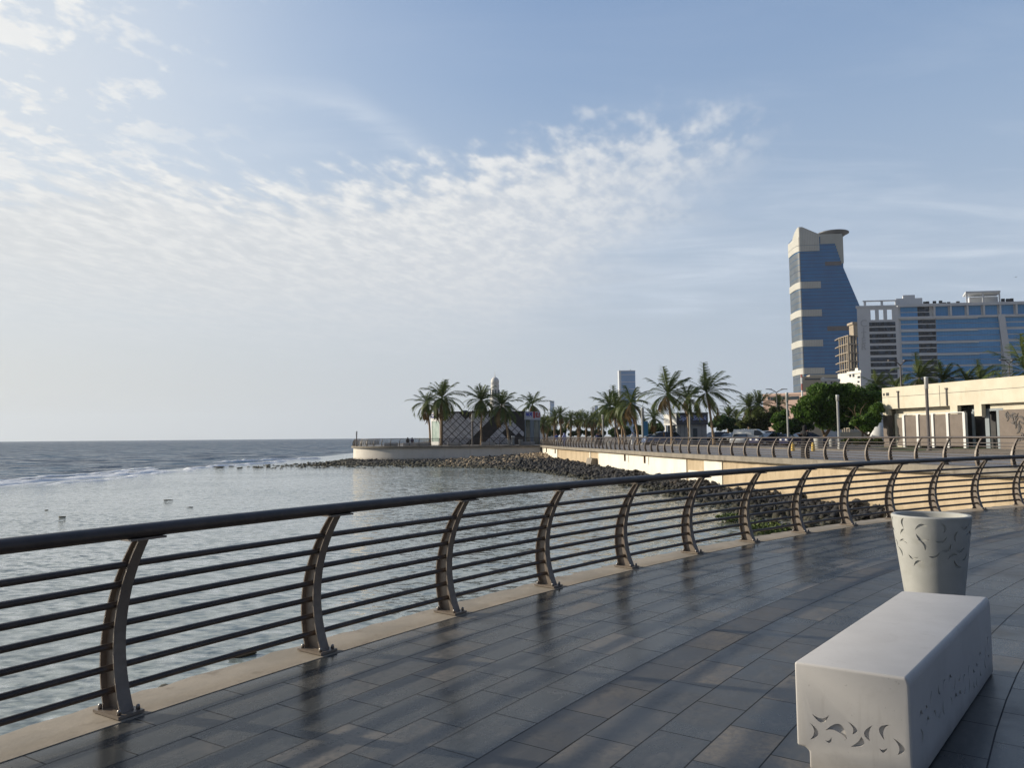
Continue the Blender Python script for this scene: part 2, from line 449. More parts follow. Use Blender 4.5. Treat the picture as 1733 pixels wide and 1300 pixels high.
M_STRIP = paving_mat('rough_strip_tiles', .60, .30, srgb(56, 57, 57), srgb(72, 71, 70), srgb(112, 106, 98), .40, .72, .34, .0042)
arc_sheet('promenade_paving', 32.065, RR - .15, AE0, AE1, 0.0, M_TILE)
arc_sheet('paving_strip', 31.766, 32.064, AE0, AE1, 0.0, M_STRIP)
arc_sheet('inner_paving', 12.0, 31.765, AE0, math.radians(40), 0.0, M_TILE2, 4, 120)
M_KERB = pm('kerb_concrete', srgb(146, 137, 123), srgb(168, 157, 141), 1.4, .8, bs=.5, bscale=14, bdist=.006)
nt = M_KERB.node_tree; b = nt.nodes['Principled BSDF']; v = objco(nt)
cr = voro(nt, v, 1.7, 'Distance', 'DISTANCE_TO_EDGE')
st = nz(nt, v, 3.2, 5, .65).smooth(.56, .70)
lnk = b.inputs['Base Color'].links[0].from_socket
cc = mixc(nt, st * .55, S(nt, lnk), srgb(112, 100, 86))
cc = mixc(nt, nz(nt, v, 5.0, 4, .7).smooth(.66, .71) * .8, cc, srgb(86, 64, 48)); cc = mixc(nt, nz(nt, v, 2.1, 6, .75).smooth(.55, .66) * .5, cc, srgb(184, 172, 154))
setin(nt, b.inputs['Base Color'], cc)
mb = MB(); na = 420
prof = [(RR - .148, -.25), (RR - .148, .004), (RR + .245, .004), (RR + .285, -.03), (RR + .295, -.32), (RR + .20, -.36), (RR + .18, -2.6)]
for i in range(na + 1):
    a = AE0 + (AE1 - AE0) * i / na
    for k, (r, z) in enumerate(prof):
        jit = .022 * math.sin(i * 1.7) * math.sin(i * .37 + 1) + random.uniform(-.012, .012) if k in (2, 3, 4) else 0
        p = arc(r + jit, a); mb.v.append((p.x, p.y, z + (random.uniform(-.006, .004) if k == 3 else 0)))
k = len(prof)
for i in range(na):
    for j in range(k - 1): mb.f.append((i * k + j, i * k + j + 1, (i + 1) * k + j + 1, (i + 1) * k + j)[::-1]); mb.m.append(0)
kerb = mb.build('kerb', M_KERB); tag(kerb, kind='structure')
kerb.data.update()

# ------------------------------------------------------------------ far land
M_LAND = pm('dry_ground', srgb(112, 104, 92), srgb(134, 122, 104), .35, .95, bs=.3, bscale=6)
M_FPAVE = pm('far_promenade_paving', srgb(118, 114, 110), srgb(140, 135, 130), .6, .6, bs=.05)
M_ASPH = pm('asphalt', (.05, .05, .052), (.075, .073, .07), .8, .85)
M_GRASS0 = pm('lawn_soil', srgb(58, 72, 36), srgb(82, 92, 48), 1.2, .95, bs=.6, bscale=40)
edge = offs(SEAW, -.3); pedge = offs(PENI, -.3)
poly = [(p.x, p.y) for p in edge] + [(p.x, p.y) for p in pedge] + [(-26, 240), (-6, 320), (60, 900), (100, 4000), (5000, 4000), (5000, 19.9)]
land = MB().prism(poly, -2.4, LZ - .03).build('land', M_LAND); tag(land, kind='structure')
def strip_sheet(name, a, b, z, mat, kind='structure'):
    mb = MB(); n = len(a)
    for p, q in zip(a, b): mb.v += [(p.x, p.y, z), (q.x, q.y, z)]
    mb.f = [(2 * i, 2 * i + 1, 2 * i + 3, 2 * i + 2) for i in range(n - 1)]; mb.m = [0] * (n - 1)
    o = mb.build(name, mat)
    if o.data.polygons[0].normal.z < 0: o.data.flip_normals()
    return tag(o, kind=kind)
inland = offs(SEAW, -13.0)
strip_sheet('far_promenade_paving', offs(SEAW, .20), inland, LZ, M_FPAVE)
pi2 = [Vector((min(p.x, 9) * .2 + 2, 140 + i * .3, 0)) for i, p in enumerate(PENI)]
strip_sheet('peninsula_paving', offs(PENI, .20), pi2, LZ - .005, M_FPAVE)
def flat(name, poly, z, mat):
    mb = MB(); mb.add([(x, y, z) for x, y in poly], [tuple(range(len(poly)))]); o = mb.build(name, mat)
    if o.data.polygons[0].normal.z < 0: o.data.flip_normals()
    return tag(o, kind='structure')
flat('parking_asphalt', [(24.6, 80), (21.5, 98), (18.5, 113), (17.0, 150), (70, 150), (70, 62), (29.2, 62)], LZ - .012, M_ASPH)
flat('main_road', [(62, 40), (62, 62), (70.2, 150), (88, 300), (108, 300), (90, 150), (84, 40)], LZ - .016, M_ASPH)
flat('lawn', [(29.2, 56), (29.0, 61.9), (45, 61.9), (45, 76), (36, 76), (36, 74), (33.5, 74), (33.5, 60)], LZ - .008, M_GRASS0)

# ------------------------------------------------------------------ sea wall and peninsula wall
def wallmat(name, c1, c2, c3, sc):
    m, nt, b = new_mat(name); v = objco(nt); x, y, z = sep(nt, v)
    vs_ = comb(nt, x * 1.0, y * 1.0, z * .35)
    f1 = nz(nt, vs_, sc, 6, .65).smooth(.34, .66); f2 = nz(nt, vs_, sc * 3.1, 6, .7).smooth(.55, .72)
    col = mixc(nt, f1, c1, c2); col = mixc(nt, f2 * .7, col, c3)
    tide = (z + nz(nt, v, 1.2, 4, .6) * .5).smooth(-1.0, -1.55)
    col = mixc(nt, tide * .55, col, srgb(96, 86, 66))
    setin(nt, b.inputs['Base Color'], col); b.inputs['Roughness'].default_value = .85
    bump(nt, b, nz(nt, v, 9, 6, .65) + f2 * .4, .5, .012); return m
M_WALL = wallmat('sea_wall_render', srgb(172, 154, 126), srgb(192, 174, 146), srgb(146, 128, 102), .9)
M_WHITEW = wallmat('white_render', srgb(226, 220, 206), srgb(234, 229, 216), srgb(206, 196, 174), .8)
M_PWALL = wallmat('peninsula_render', srgb(214, 208, 198), srgb(224, 218, 208), srgb(192, 180, 160), .5)
M_COPE = wallmat('coping_concrete', srgb(122, 115, 104), srgb(142, 134, 121), srgb(98, 89, 77), 1.4)
def sweep(curve, prof, mat, name, parent, jag=0.0, smooth=False):
    """prof: (offset to the sea side, z)"""
    mb = MB(); n = len(prof); rows = [offs(curve, d) for d, z in prof]
    for i in range(len(curve)):
        for k, (d, z) in enumerate(prof):
            p = rows[k][i]; mb.v.append((p.x, p.y, z + (random.uniform(-jag, jag) if z < .1 and jag else 0)))
    for i in range(len(curve) - 1):
        for k in range(n):
            a, b2 = i * n + k, i * n + (k + 1) % n; mb.f.append((a, b2, b2 + n, a + n)); mb.m.append(0)
    mb.f += [tuple(range(n)), tuple((len(curve) - 1) * n + k for k in range(n))[::-1]]; mb.m += [0, 0]
    o = mb.build(name, mat, parent)
    bm = bmesh.new(); bm.from_mesh(o.data); bmesh.ops.recalc_face_normals(bm, faces=bm.faces); bm.to_mesh(o.data); bm.free()
    return o
SW = resample(SEAW, .35); PW_ = resample(PENI, .5)
seawall = thing('sea_wall', 'long sunlit sea wall with cream and white render under the far promenade', 'sea wall')
sweep(SW, [(-.6, -2.6), (.02, -2.6), (-.02, .04), (-.6, .04)], M_WALL, 'wall_face', seawall)
sweep(SW, [(-.55, .045), (.30, .045), (.335, .08), (.335, LZ - .01), (.30, LZ + .006), (-.55, LZ + .006)], M_COPE, 'coping', seawall, jag=.014)
def sub(y0, y1): return [p for p in SW if y0 <= p.y <= y1]
for y0, y1, zt in ((98.2, 113, 0), (52.6, 76.5, 0), (47.6, 50.1, 0), (79.5, 80.4, 0)):
    sweep(sub(y0, y1), [(-.05, -2.5), (.075, -2.5), (.05, -.05), (-.05, -.05)], M_WHITEW, 'plaster_patch', seawall, jag=.0)
sweep(sub(50.2, 52.5), [(-.05, -2.4), (.06, -2.4), (.05, -.75), (-.05, -.75)], M_WHITEW, 'plaster_patch', seawall)
sweep(sub(77.0, 79.4), [(-.05, -2.2), (1.0, -2.2), (.55, -.62), (-.05, -.62)], M_COPE, 'buttress', seawall)
mb = MB()
for yy in (66.0, 98.0, 60.5, 106.0):
    p = min(SW, key=lambda q: abs(q.y - yy)); mb.box(p.x - .42, p.x - .28, yy - .05, yy + .05, -.55, .02)
split_loose(mb.build('drain_spout', pm('rusty_pipe', srgb(70, 52, 40), srgb(96, 70, 50), 6, .8), seawall))
pw = thing('peninsula_wall', 'pale curved wall around the rounded peninsula under the lattice pavilion', 'sea wall')
sweep(PW_, [(-.6, -2.6), (.02, -2.6), (-.02, .06), (-.6, .06)], M_PWALL, 'wall_face', pw)
sweep(PW_, [(-.55, .065), (.28, .065), (.30, .09), (.30, LZ - .01), (.27, LZ + .006), (-.55, LZ + .006)], M_COPE, 'coping', pw)

# ------------------------------------------------------------------ railings
M_RAIL = pm('brown_metal_paint', srgb(118, 107, 97), srgb(134, 123, 111), 9, .42, bs=.12, bscale=60, bdist=.002, rvar=.15)
nt = M_RAIL.node_tree; b = nt.nodes['Principled BSDF']; v = objco(nt)
setin(nt, b.inputs['Base Color'], mixc(nt, nz(nt, v, 5.0, 6, .7).smooth(.60, .72) * .5, S(nt, b.inputs['Base Color'].links[0].from_socket), srgb(66, 48, 38)))
M_BAR = pm('dark_metal_paint', srgb(64, 57, 53), srgb(80, 70, 64), 7, .38, bs=.08, bscale=70, bdist=.002, rvar=.15)
nt = M_BAR.node_tree; b = nt.nodes['Principled BSDF']; v = objco(nt)
wr = nz(nt, v, 3.3, 7, .75, .6).smooth(.54, .70)
setin(nt, b.inputs['Base Color'], mixc(nt, wr * .45, S(nt, b.inputs['Base Color'].links[0].from_socket), srgb(118, 100, 84)))
M_STEEL = pm('bolt_steel', (.35, .33, .31), (.2, .16, .12), 30, .4, metal=.8)
def pn(z): return -.437 * z + .596 * z * z
def pwid(z): return .172 - .115 * z
BARZ = [.135 + .1225 * k for k in range(7)]
HZ, HN = 1.075, pn(1.03) + .035
def post_mesh(name, detail=True):
    """local: +x inland, y along the rail, z up; curved I-section tapering upwards"""
    mb = MB(); n = 16 if detail else 7; fl = .042; th = .005
    zs = [.018 + (1.030 - .018) * i / n for i in range(n + 1)]
    for sgn in (-1, 1):                                   # two flanges
        o = len(mb.v)
        for z in zs:
            x = pn(z) + sgn * pwid(z) / 2
            for dx_, y in ((-th, -fl), (th, -fl), (th, fl), (-th, fl)): mb.v.append((x + dx_, y * (1 - .25 * z), z))
        for i in range(n):
            for j in range(4): a = o + i * 4 + j; c = o + i * 4 + (j + 1) % 4; mb.f.append((a, c, c + 4, a + 4)); mb.m.append(0)
        mb.f += [(o, o + 3, o + 2, o + 1), tuple(o + n * 4 + j for j in range(4))]; mb.m += [0, 0]
    o = len(mb.v)                                         # web
    for z in zs:
        w2 = pwid(z) / 2 - th
        for x, y in ((-w2, -.004), (w2, -.004), (w2, .004), (-w2, .004)): mb.v.append((pn(z) + x, y, z))
    for i in range(n):
        for j in (0, 2): a = o + i * 4 + j; c = o + i * 4 + (j + 1) % 4; mb.f.append((a, c, c + 4, a + 4)); mb.m.append(0)
    mb.box(pn(1.03) - .03, pn(1.03) + .075, -.11 if detail else -.05, .11 if detail else .05, 1.022, 1.034)      # saddle under the handrail
    me = mb.mesh(name, M_RAIL)
    return me
POST_N = post_mesh('post_near'); POST_F = post_mesh('post_far', False)
mb = MB(); mb.box(-.135, .125, -.08, .08, 0.005, .022); PLATE = mb.mesh('base_plate', M_RAIL)
mb = MB()
mb.lathe([(.012, .022), (.012, .042), (.009, .050), (.002, .053)], 8, mi=0); BOLT = mb.mesh('bolt', M_STEEL, True)
def railing(name, label, curve, posts, z0, near, group=None):
    """curve: plan curve with the sea on its left; posts: (point, inland angle)"""
    rt = thing(name, label, 'railing', group=group)
    for p, ang in posts:
        o = link('post', POST_N if near else POST_F, rt); o.location = (p.x, p.y, z0); o.rotation_euler = (0, 0, ang)
        if near:
            bp = link('base_plate', PLATE, o)
            for bx, by in ((-.105, -.055), (-.105, .055), (.095, -.058), (.095, .058)):
                q = link('bolt', BOLT, o); q.location = (bx, by, 0)
    for k, z in enumerate(BARZ):
        MB().tube([q + Vector((0, 0, z0 + z)) for q in offs(curve, -pn(z) + pwid(z) * -.10)], .0205 if near else .02, 10 if near else 5).build('rail_bar', M_BAR, rt, True)
    MB().tube([q + Vector((0, 0, z0 + HZ)) for q in offs(curve, -HN)], .041 if near else .042, 18 if near else 6).build('handrail', M_BAR, rt, True)
    return rt
nearcurve = [arc(RR, A0 + DA * 3 - i * DA * .25) for i in range(0, 4 * 24 + 1)]
nposts = [(arc(RR, A0 - DA * k), A0 - DA * k + PI) for k in range(-2, 20)]
railing('promenade_railing', 'dark brown curved railing in the foreground with seven bars and bowed posts', nearcurve, nposts, .004, True)
def posts_on(curve, step):
    r = resample(curve, step); out = []
    for i, p in enumerate(r):
        t = r[min(i + 1, len(r) - 1)] - r[max(i - 1, 0)]; nrm = Vector((t.y, -t.x, 0)); out.append((p, math.atan2(nrm.y, nrm.x)))
    return out
fc = [p for p in SW if p.y > 21.5]
railing('sea_wall_railing', 'sunlit bowed railing along the coping of the long sea wall', fc, posts_on(fc, 1.5), LZ + .006, False)
railing('peninsula_railing', 'small distant railing around the rounded peninsula before the lattice pavilion', PW_, posts_on(PW_, 1.5), LZ + .006, False)

# ------------------------------------------------------------------ engraved crescents
def bez(p0, c, p1, n=7):
    return [p0 * (1 - t) ** 2 + c * 2 * t * (1 - t) + p1 * t * t for t in [i / n for i in range(n + 1)]]
def crescent(e1, e2, om, im):
    e1, e2, om, im = (Vector(q) for q in (e1, e2, om, im)); mid = (e1 + e2) / 2
    a = bez(e1, om * 2 - mid, e2); c = bez(e2, im * 2 - mid, e1); return a + c[1:-1]
def carve(o, cutters):
    dg_objs = []
    cm = MB()
    for vs_, fs_ in cutters: cm.add(vs_, fs_)
    co = cm.build('cutter', MATS['dark_metal_paint'], None, False, o.location.copy())
    bm = bmesh.new(); bm.from_mesh(co.data); bmesh.ops.recalc_face_normals(bm, faces=bm.faces); bm.to_mesh(co.data); bm.free()
    md = o.modifiers.new('b', 'BOOLEAN'); md.operation = 'DIFFERENCE'; md.solver = 'EXACT'; md.object = co; md.use_self = True
    bpy.context.view_layer.update(); dg = bpy.context.evaluated_depsgraph_get()
    me = D.meshes.new_from_object(o.evaluated_get(dg)); o.modifiers.clear(); o.data = me
    D.objects.remove(co)
def prism_cut(outline, nrm, dep, back=.02):
    n = len(outline); vs_ = [p + nrm * back for p in outline] + [p - nrm * dep for p in outline]
    fs_ = [tuple(range(n)), tuple(range(n, 2 * n))[::-1]] + [(i, n + i, n + (i + 1) % n, (i + 1) % n) for i in range(n)]
    return vs_, fs_

# ------------------------------------------------------------------ bench
M_BENCH = pm('white_cast_concrete', srgb(182, 179, 175), srgb(194, 191, 187), 1.6, .62, bs=.10, bscale=90, bdist=.002, rvar=.2)
nt = M_BENCH.node_tree; b = nt.nodes['Principled BSDF']; v = objco(nt)
cc = mixc(nt, nz(nt, v, 3.0, 6, .7, .8).smooth(.55, .75) * .35, S(nt, b.inputs['Base Color'].links[0].from_socket), srgb(165, 160, 154))
cc = mixc(nt, nz(nt, v, 60.0, 2, .5).smooth(.70, .76) * .35, cc, srgb(120, 116, 110))
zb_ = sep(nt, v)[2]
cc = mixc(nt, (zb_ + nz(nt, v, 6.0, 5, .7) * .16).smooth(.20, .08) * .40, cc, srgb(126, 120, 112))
cc = mixc(nt, nz(nt, comb(nt, sep(nt, v)[0] * 9.0, sep(nt, v)[1] * 9.0, zb_ * 1.2), 1.0, 5, .65).smooth(.60, .74) * .22, cc, srgb(140, 134, 126))
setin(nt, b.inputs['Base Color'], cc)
NL, NR, FL, FR = [G(x, y, .5).xy for x, y in ((1344, 1120.5), (1539, 1148), (1526, 1000.5), (1675, 1011))]
BW = .5
sec = [(.055, .006), (.055, .088), (.038, .104), (0, .106), (0, .5), *[(1 - .094 + .094 * math.sin(q * PI / 12), .5 - .045 + .045 * math.cos(q * PI / 12)) for q in range(7)], (1, .106), (.962, .104), (.945, .088), (.945, .006)]
sec = [(u * (1 if u < .5 else 1), z) for u, z in sec]
sec = [((u * .5 if 0 < u < .06 else u) if u < .5 else (1 - (1 - u) * .5 if u < 1 else 1), z) for u, z in sec]
def bpt(u, t, z): p = (NL.lerp(NR, u)).lerp(FL.lerp(FR, u), t); return Vector((p.x, p.y, z))
mb = MB(); n = len(sec)
sec = [(.11 if abs(u - .0275) < 1e-6 else (.9985 if abs(u - .9725) < 1e-6 else (.075 if abs(u - .019) < 1e-6 else (1.0 if abs(u - .981) < 1e-6 else u))), z) for u, z in sec]
mb.v = [tuple(bpt(u, 0, z)) for u, z in sec] + [tuple(bpt(u, 1, z)) for u, z in sec]
mb.f = [tuple(range(n))[::-1], tuple(range(n, 2 * n))] + [(i, (i + 1) % n, n + (i + 1) % n, n + i) for i in range(n)]; mb.m = [0] * len(mb.f)
bench = mb.build('bench', M_BENCH)
bm = bmesh.new(); bm.from_mesh(bench.data); bmesh.ops.recalc_face_normals(bm, faces=bm.faces); bm.to_mesh(bench.data); bm.free()
bevel(bench, .016, 3)
tag(bench, 'white cast concrete bench engraved with crescent shapes, in the foreground beside the tall planter bin', 'bench')
# engraving on the near end
e0 = bpt(0, 0, .3); eu = (bpt(1, 0, .3) - e0); ul = eu.length; eu.normalize()
en = Vector((eu.y, -eu.x, 0))
if en.dot(EYE - e0) < 0: en = -en
def on_end(X, Y):
    d = ray(1340 + X / 7.877, 1200 + Y / 7.877); t = (e0 - EYE).dot(en) / d.dot(en); return EYE + d * t
CR = [((270, 70), (495, 85), (405, 192), (395, 132)), ((240, 190), (245, 415), (355, 330), (298, 305)), ((450, 290), (735, 410), (640, 208), (590, 300)),
      ((445, 420), (530, 380), (510, 460), (492, 428)), ((740, 170), (805, 345), (872, 285), (815, 265)), ((925, 375), (785, 510), (955, 490), (880, 445)),
      ((1075, 225), (1040, 435), (962, 325), (1030, 318)), ((1320, 220), (1235, 425), (1165, 262), (1228, 285)), ((1165, 530), (1275, 525), (1225, 592), (1215, 552)),
      ((1350, 395), (1410, 620), (1505, 540), (1430, 515))]
cut = [prism_cut([on_end(q.x, q.y) for q in crescent(*c)], en, .013) for c in CR]
# engraving along the long right side
r0, r1 = bpt(1, 0, 0), bpt(1, 1, 0); ru = (r1 - r0); rl = ru.length; ru.normalize(); rn = Vector((ru.y, -ru.x, 0))
if rn.dot(bpt(0, .5, 0) - r0) > 0: rn = -rn
rr = random.Random(5)
def cres_local(c, ang, L, fat):
    ca_, sa_ = math.cos(ang), math.sin(ang)
    R_ = lambda x, y: (c[0] + x * ca_ - y * sa_, c[1] + x * sa_ + y * ca_)
    return crescent(R_(-L / 2, 0), R_(L / 2, 0), R_(.06 * L, fat * L), R_(0, fat * L * .42))
for i in range(30):
    s_ = .10 + (rl - .2) * ((i % 15) + .5 + rr.uniform(-.2, .2)) / 15; z_ = (.155, .235)[i // 15] + rr.uniform(-.02, .02) + .05 * math.sin(s_ * 3)
    ol = cres_local((s_, z_), rr.uniform(0, 6.28), rr.uniform(.06, .085), .42)
    cut.append(prism_cut([r0 + ru * q.x + Vector((0, 0, q.y)) for q in ol], rn, .011))
carve(bench, cut); smooth_by_angle(bench, 32)

# ------------------------------------------------------------------ planter-like bin
M_BIN = pm('grey_cast_concrete', srgb(160, 161, 157), srgb(174, 175, 171), 2.2, .7, bs=.12, bscale=70, bdist=.002, rvar=.15)
nt = M_BIN.node_tree; b = nt.nodes['Principled BSDF']; v = objco(nt)
setin(nt, b.inputs['Base Color'], mixc(nt, nz(nt, v, 4.0, 6, .7, .6).smooth(.52, .75) * .4, S(nt, b.inputs['Base Color'].links[0].from_socket), srgb(138, 136, 122)))
BH, BR0, BR1 = .885, .212, .318
BP = Vector((3.69, 6.86, 0))
def bin_r(z): return BR0 + (BR1 - BR0) * (z / BH)
mb = MB(); N = 96
mb.lathe([(BR0 - .01, .0), (BR0, .012), (bin_r(.3), .3), (bin_r(.6), .6), (bin_r(BH - .012), BH - .012), (BR1 - .008, BH), (BR1 - .034, BH), (BR1 - .045, BH - .012), (bin_r(.5) - .05, .5), (BR0 - .05, .16)], N)
bino = mb.build('planter_bin', M_BIN, None, False, BP)
bm = bmesh.new(); bm.from_mesh(bino.data); bmesh.ops.recalc_face_normals(bm, faces=bm.faces); bm.to_mesh(bino.data); bm.free()
cut = []; rr = random.Random(9)
cam_a = math.atan2(-BP.y, -BP.x)
for row, (z0, cnt, a_off) in enumerate(((.805, 11, 0), (.725, 12, .25), (.645, 11, 0), (.565, 11, .2), (.49, 10, 0))):
    for i in range(cnt):
        th = a_off + 2 * PI * i / cnt + rr.uniform(-.1, .1)
        if row == 4 and i % 2: continue
        z = z0 + rr.uniform(-.02, .02); rad = bin_r(z)
        nrm = Vector((math.cos(th), math.sin(th), -.13)).normalized(); tu = Vector((-math.sin(th), math.cos(th), 0)); tv = nrm.cross(tu)
        if tv.z < 0: tv = -tv
        ol = cres_local((0, 0), rr.choice((.3, 2.8, 1.2, -1.1, 3.6, .1)) + rr.uniform(-.3, .3), rr.uniform(.085, .115), .36)
        c0 = Vector((rad * math.cos(th), rad * math.sin(th), z))
        cut.append(prism_cut([c0 + tu * q.x + tv * q.y for q in ol], nrm, .012, .03))
carve(bino, cut); smooth_by_angle(bino, 32)
tag(bino, 'tall tapered grey concrete bin with crescent relief, standing behind the white bench', 'bin')
# ------------------------------------------------------------------ rubble shore and boulders
WL = catmull([(15.2, 17.6, 0), (11.4, 20.2, 0), (9.3, 25, 0), (8.9, 30, 0), (8.2, 40, 0), (7.3, 50, 0), (5.0, 62, 0), (1.0, 76, 0), (-5, 85, 0), (-12, 88.8, 0), (-20, 90.6, 0), (-28.6, 91.6, 0), (-33.5, 95, 0), (-33, 102, 0), (-29.5, 111, 0), (-28.5, 126, 0)], 5)
SHORE = [(p.x, p.y) for p in WL] + [(p.x, p.y) for p in reversed(PENI) if p.y < 127] + [(p.x, p.y) for p in reversed(SEAW)] + [(20.4, 19.7), (17.2, 18.6)]
def inside(px, py, poly):
    c = np.zeros(px.shape, bool); n = len(poly)
    for i in range(n):
        x0, y0 = poly[i]; x1, y1 = poly[(i + 1) % n]
        if y0 == y1: continue
        t = ((y0 > py) != (y1 > py)) & (px < (x1 - x0) * (py - y0) / (y1 - y0) + x0); c ^= t
    return c
def pdist(px, py, pts):
    d = np.full(px.shape, 1e9)
    for a, b2 in zip(pts, pts[1:]):
        ax, ay, bx, by = a[0], a[1], b2[0], b2[1]; L2 = (bx - ax) ** 2 + (by - ay) ** 2 + 1e-9
        t = np.clip(((px - ax) * (bx - ax) + (py - ay) * (by - ay)) / L2, 0, 1)
        d = np.minimum(d, np.hypot(px - ax - t * (bx - ax), py - ay - t * (by - ay)))
    return d
WLp = [(p.x, p.y) for p in WL]; WALLp = [(p.x, p.y) for p in SEAW[::2]]; PENp = [(p.x, p.y) for p in PENI[::2]]
def shore_z(x, y):
    dw = pdist(x, y, WLp); d1 = pdist(x, y, WALLp); d2 = pdist(x, y, PENp)
    t = dw / (dw + np.minimum(d1, d2) + 1e-6)
    topw = np.interp(y, [20, 36, 45, 58, 75, 98, 108], [-1.78, -1.74, -1.62, -1.5, -1.48, -1.2, -.8])
    topp = np.where(x > -6, -1.45 + np.clip((x + 2) / 6, 0, 1) * .8, -1.80)
    k = d1 / (d1 + d2 + 1e-6); top = topw * (1 - k) + topp * k
    s = t * t * (3 - 2 * t)
    far_ = np.clip((y - 84) / 10, 0, 1)                 # a low flat shelf in front of the peninsula
    s = s * (1 - far_ * .0) ; s = np.where(far_ > 0, np.maximum(s * .9, 0) , s)
    return (WZ - .22) + (top - WZ + .22) * s + np.where(t > 0, .06 * np.sin(x * 1.3) * np.cos(y * 1.1), 0)
xs = np.arange(-35, 21.01, .6); ys = np.arange(16.8, 128, .6); XX, YY = np.meshgrid(xs, ys)
ins = inside(XX, YY, SHORE); ZZ = shore_z(XX, YY) + rng.normal(0, .03, XX.shape)
grow = ins.copy()
for sx in (-1, 0, 1):
    for sy in (-1, 0, 1): grow |= np.roll(np.roll(ins, sx, 1), sy, 0)
ZZ = np.where(ins, ZZ, np.where(pdist(XX, YY, WLp) < 2.0, WZ - .35, ZZ))
idx = np.arange(XX.size).reshape(XX.shape)
q = grow[:-1, :-1] & grow[1:, :-1] & grow[:-1, 1:] & grow[1:, 1:]
F = np.stack([idx[:-1, :-1][q], idx[:-1, 1:][q], idx[1:, 1:][q], idx[1:, :-1][q]], 1)
m, nt, b = new_mat('shore_rubble'); v = objco(nt); x, y, z = sep(nt, v)
col = mixc(nt, nz(nt, v, 2.4, 6, .7).smooth(.35, .65), srgb(44, 42, 40), srgb(78, 72, 62))
tan_ = ((x + y * .0).smooth(-7, 1)) * (y + nz(nt, v, .4, 3) * 8.0).smooth(96, 106)
col = mixc(nt, tan_, col, srgb(150, 132, 106))
col = mixc(nt, (z + nz(nt, v, 1.5, 3) * .3).smooth(WZ + .55, WZ + .1) * .7, col, srgb(88, 84, 56))
setin(nt, b.inputs['Base Color'], col); b.inputs['Roughness'].default_value = .9
bump(nt, b, nz(nt, v, 4, 8, .75), 1.0, .25)
used_, inv = np.unique(F, return_inverse=True)
V_ = np.stack([XX, YY, ZZ], -1).reshape(-1, 3)[used_]
rub = link('shore_ground', np_mesh('shore_ground', V_, inv.reshape(F.shape), m, True)); tag(rub, kind='structure')

def rockmat(name, c1, c2, c3):
    m, nt, b = new_mat(name); v = objco(nt)
    oi = S(nt, nt.nodes.new('ShaderNodeObjectInfo').outputs['Random'])
    vv = worldpos(nt)
    col = mixc(nt, nz(nt, vv, .9, 5, .7).smooth(.35, .68), c1, c2); col = mixc(nt, nz(nt, vv, 1.7, 3, .5).smooth(.60, .72) * .8, col, c3)
    col = mixc(nt, (nz(nt, vv, 3.5, 4, .6)).smooth(.72, .78) * .8, col, srgb(150, 142, 128))
    wz = sep(nt, vv)[2]; col = mixc(nt, (wz + nz(nt, vv, 1.4, 3) * .25).smooth(WZ + .42, WZ + .16) * .75, col, srgb(58, 56, 36))
    setin(nt, b.inputs['Base Color'], col); b.inputs['Roughness'].default_value = .8
    bump(nt, b, nz(nt, vv, 9, 6, .7), .6, .03); return m
M_ROCK = rockmat('black_basalt', srgb(30, 29, 30), srgb(48, 46, 44), srgb(70, 62, 54))
M_ROCK2 = rockmat('grey_brown_stone', srgb(62, 60, 52), srgb(92, 86, 72), srgb(118, 108, 88))
M_ROCK3 = rockmat('tan_stone', srgb(128, 112, 90), srgb(150, 134, 110), srgb(92, 80, 66))
def rock_arrays(seed, subd):
    r = np.random.default_rng(seed); bm = bmesh.new(); bmesh.ops.create_icosphere(bm, subdivisions=subd, radius=1)
    V = np.array([v.co[:] for v in bm.verts]); Fa = np.array([[v.index for v in f.verts] for f in bm.faces]); bm.free()
    for k in range(11):                                   # chop with random planes: angular blocks
        n = r.normal(size=3); n /= np.linalg.norm(n); d = r.uniform(.38, .72); s = V @ n
        V = V - np.maximum(s - d, 0)[:, None] * n * .985
    V += r.normal(0, .022, V.shape); V *= r.uniform(.75, 1.35, 3) * 1.25 * np.array([1, 1, .8]); return V, Fa
ROCKS = [rock_arrays(i, 2) for i in range(10)]; ROCKL = [rock_arrays(40 + i, 1) for i in range(10)]
def proj(x, y, z):
    Mi = np.array(CAM_M).T; d = np.stack([x - EYE.x, y - EYE.y, z - EYE.z], -1) @ Mi.T
    return PW / 2 - d[..., 0] / d[..., 2] * FPX, PH / 2 + d[..., 1] / d[..., 2] * FPX, -d[..., 2]
ka = np.linspace(math.radians(170), math.radians(99), 200)
kx, ky, _ = proj(CX + (RR + .285) * np.cos(ka), CY + (RR + .285) * np.sin(ka), np.zeros(200))
o_ = np.argsort(kx); kx, ky = kx[o_], ky[o_]
pts = []
def scatter(n, dens, xr, yr, size, f=None, lift=.25, mati=0):
    x = rng.uniform(*xr, n); y = rng.uniform(*yr, n); k = inside(x, y, SHORE)
    if f is not None: k &= f(x, y)
    x, y = x[k], y[k]; s = rng.uniform(size[0], size[1], len(x)) * rng.choice([1, 1, 1.35], len(x))
    for a, b2, c, zz_ in zip(x, y, s, shore_z(x, y)): pts.append((a, b2, zz_ + c * lift, c, mati))
dws = lambda x, y: pdist(x, y, WALLp)
dpn = lambda x, y: pdist(x, y, PENp)
scatter(11500, 1, (2, 20), (17, 80), (.09, .215), lambda x, y: pdist(x, y, WLp) > .5)
scatter(8000, 1, (-6, 12), (60, 112), (.12, .26), lambda x, y: (pdist(x, y, WLp) > .8) & (dws(x, y) < 9.5) & ((dws(x, y) < 7.5) | (rng.random(len(x)) < .5)) & ((y < 97) | (dws(x, y) > 4)))
scatter(1500, 1, (-9, 5), (92, 115), (.10, .26), lambda x, y: (dpn(x, y) > .3), .2, 2)
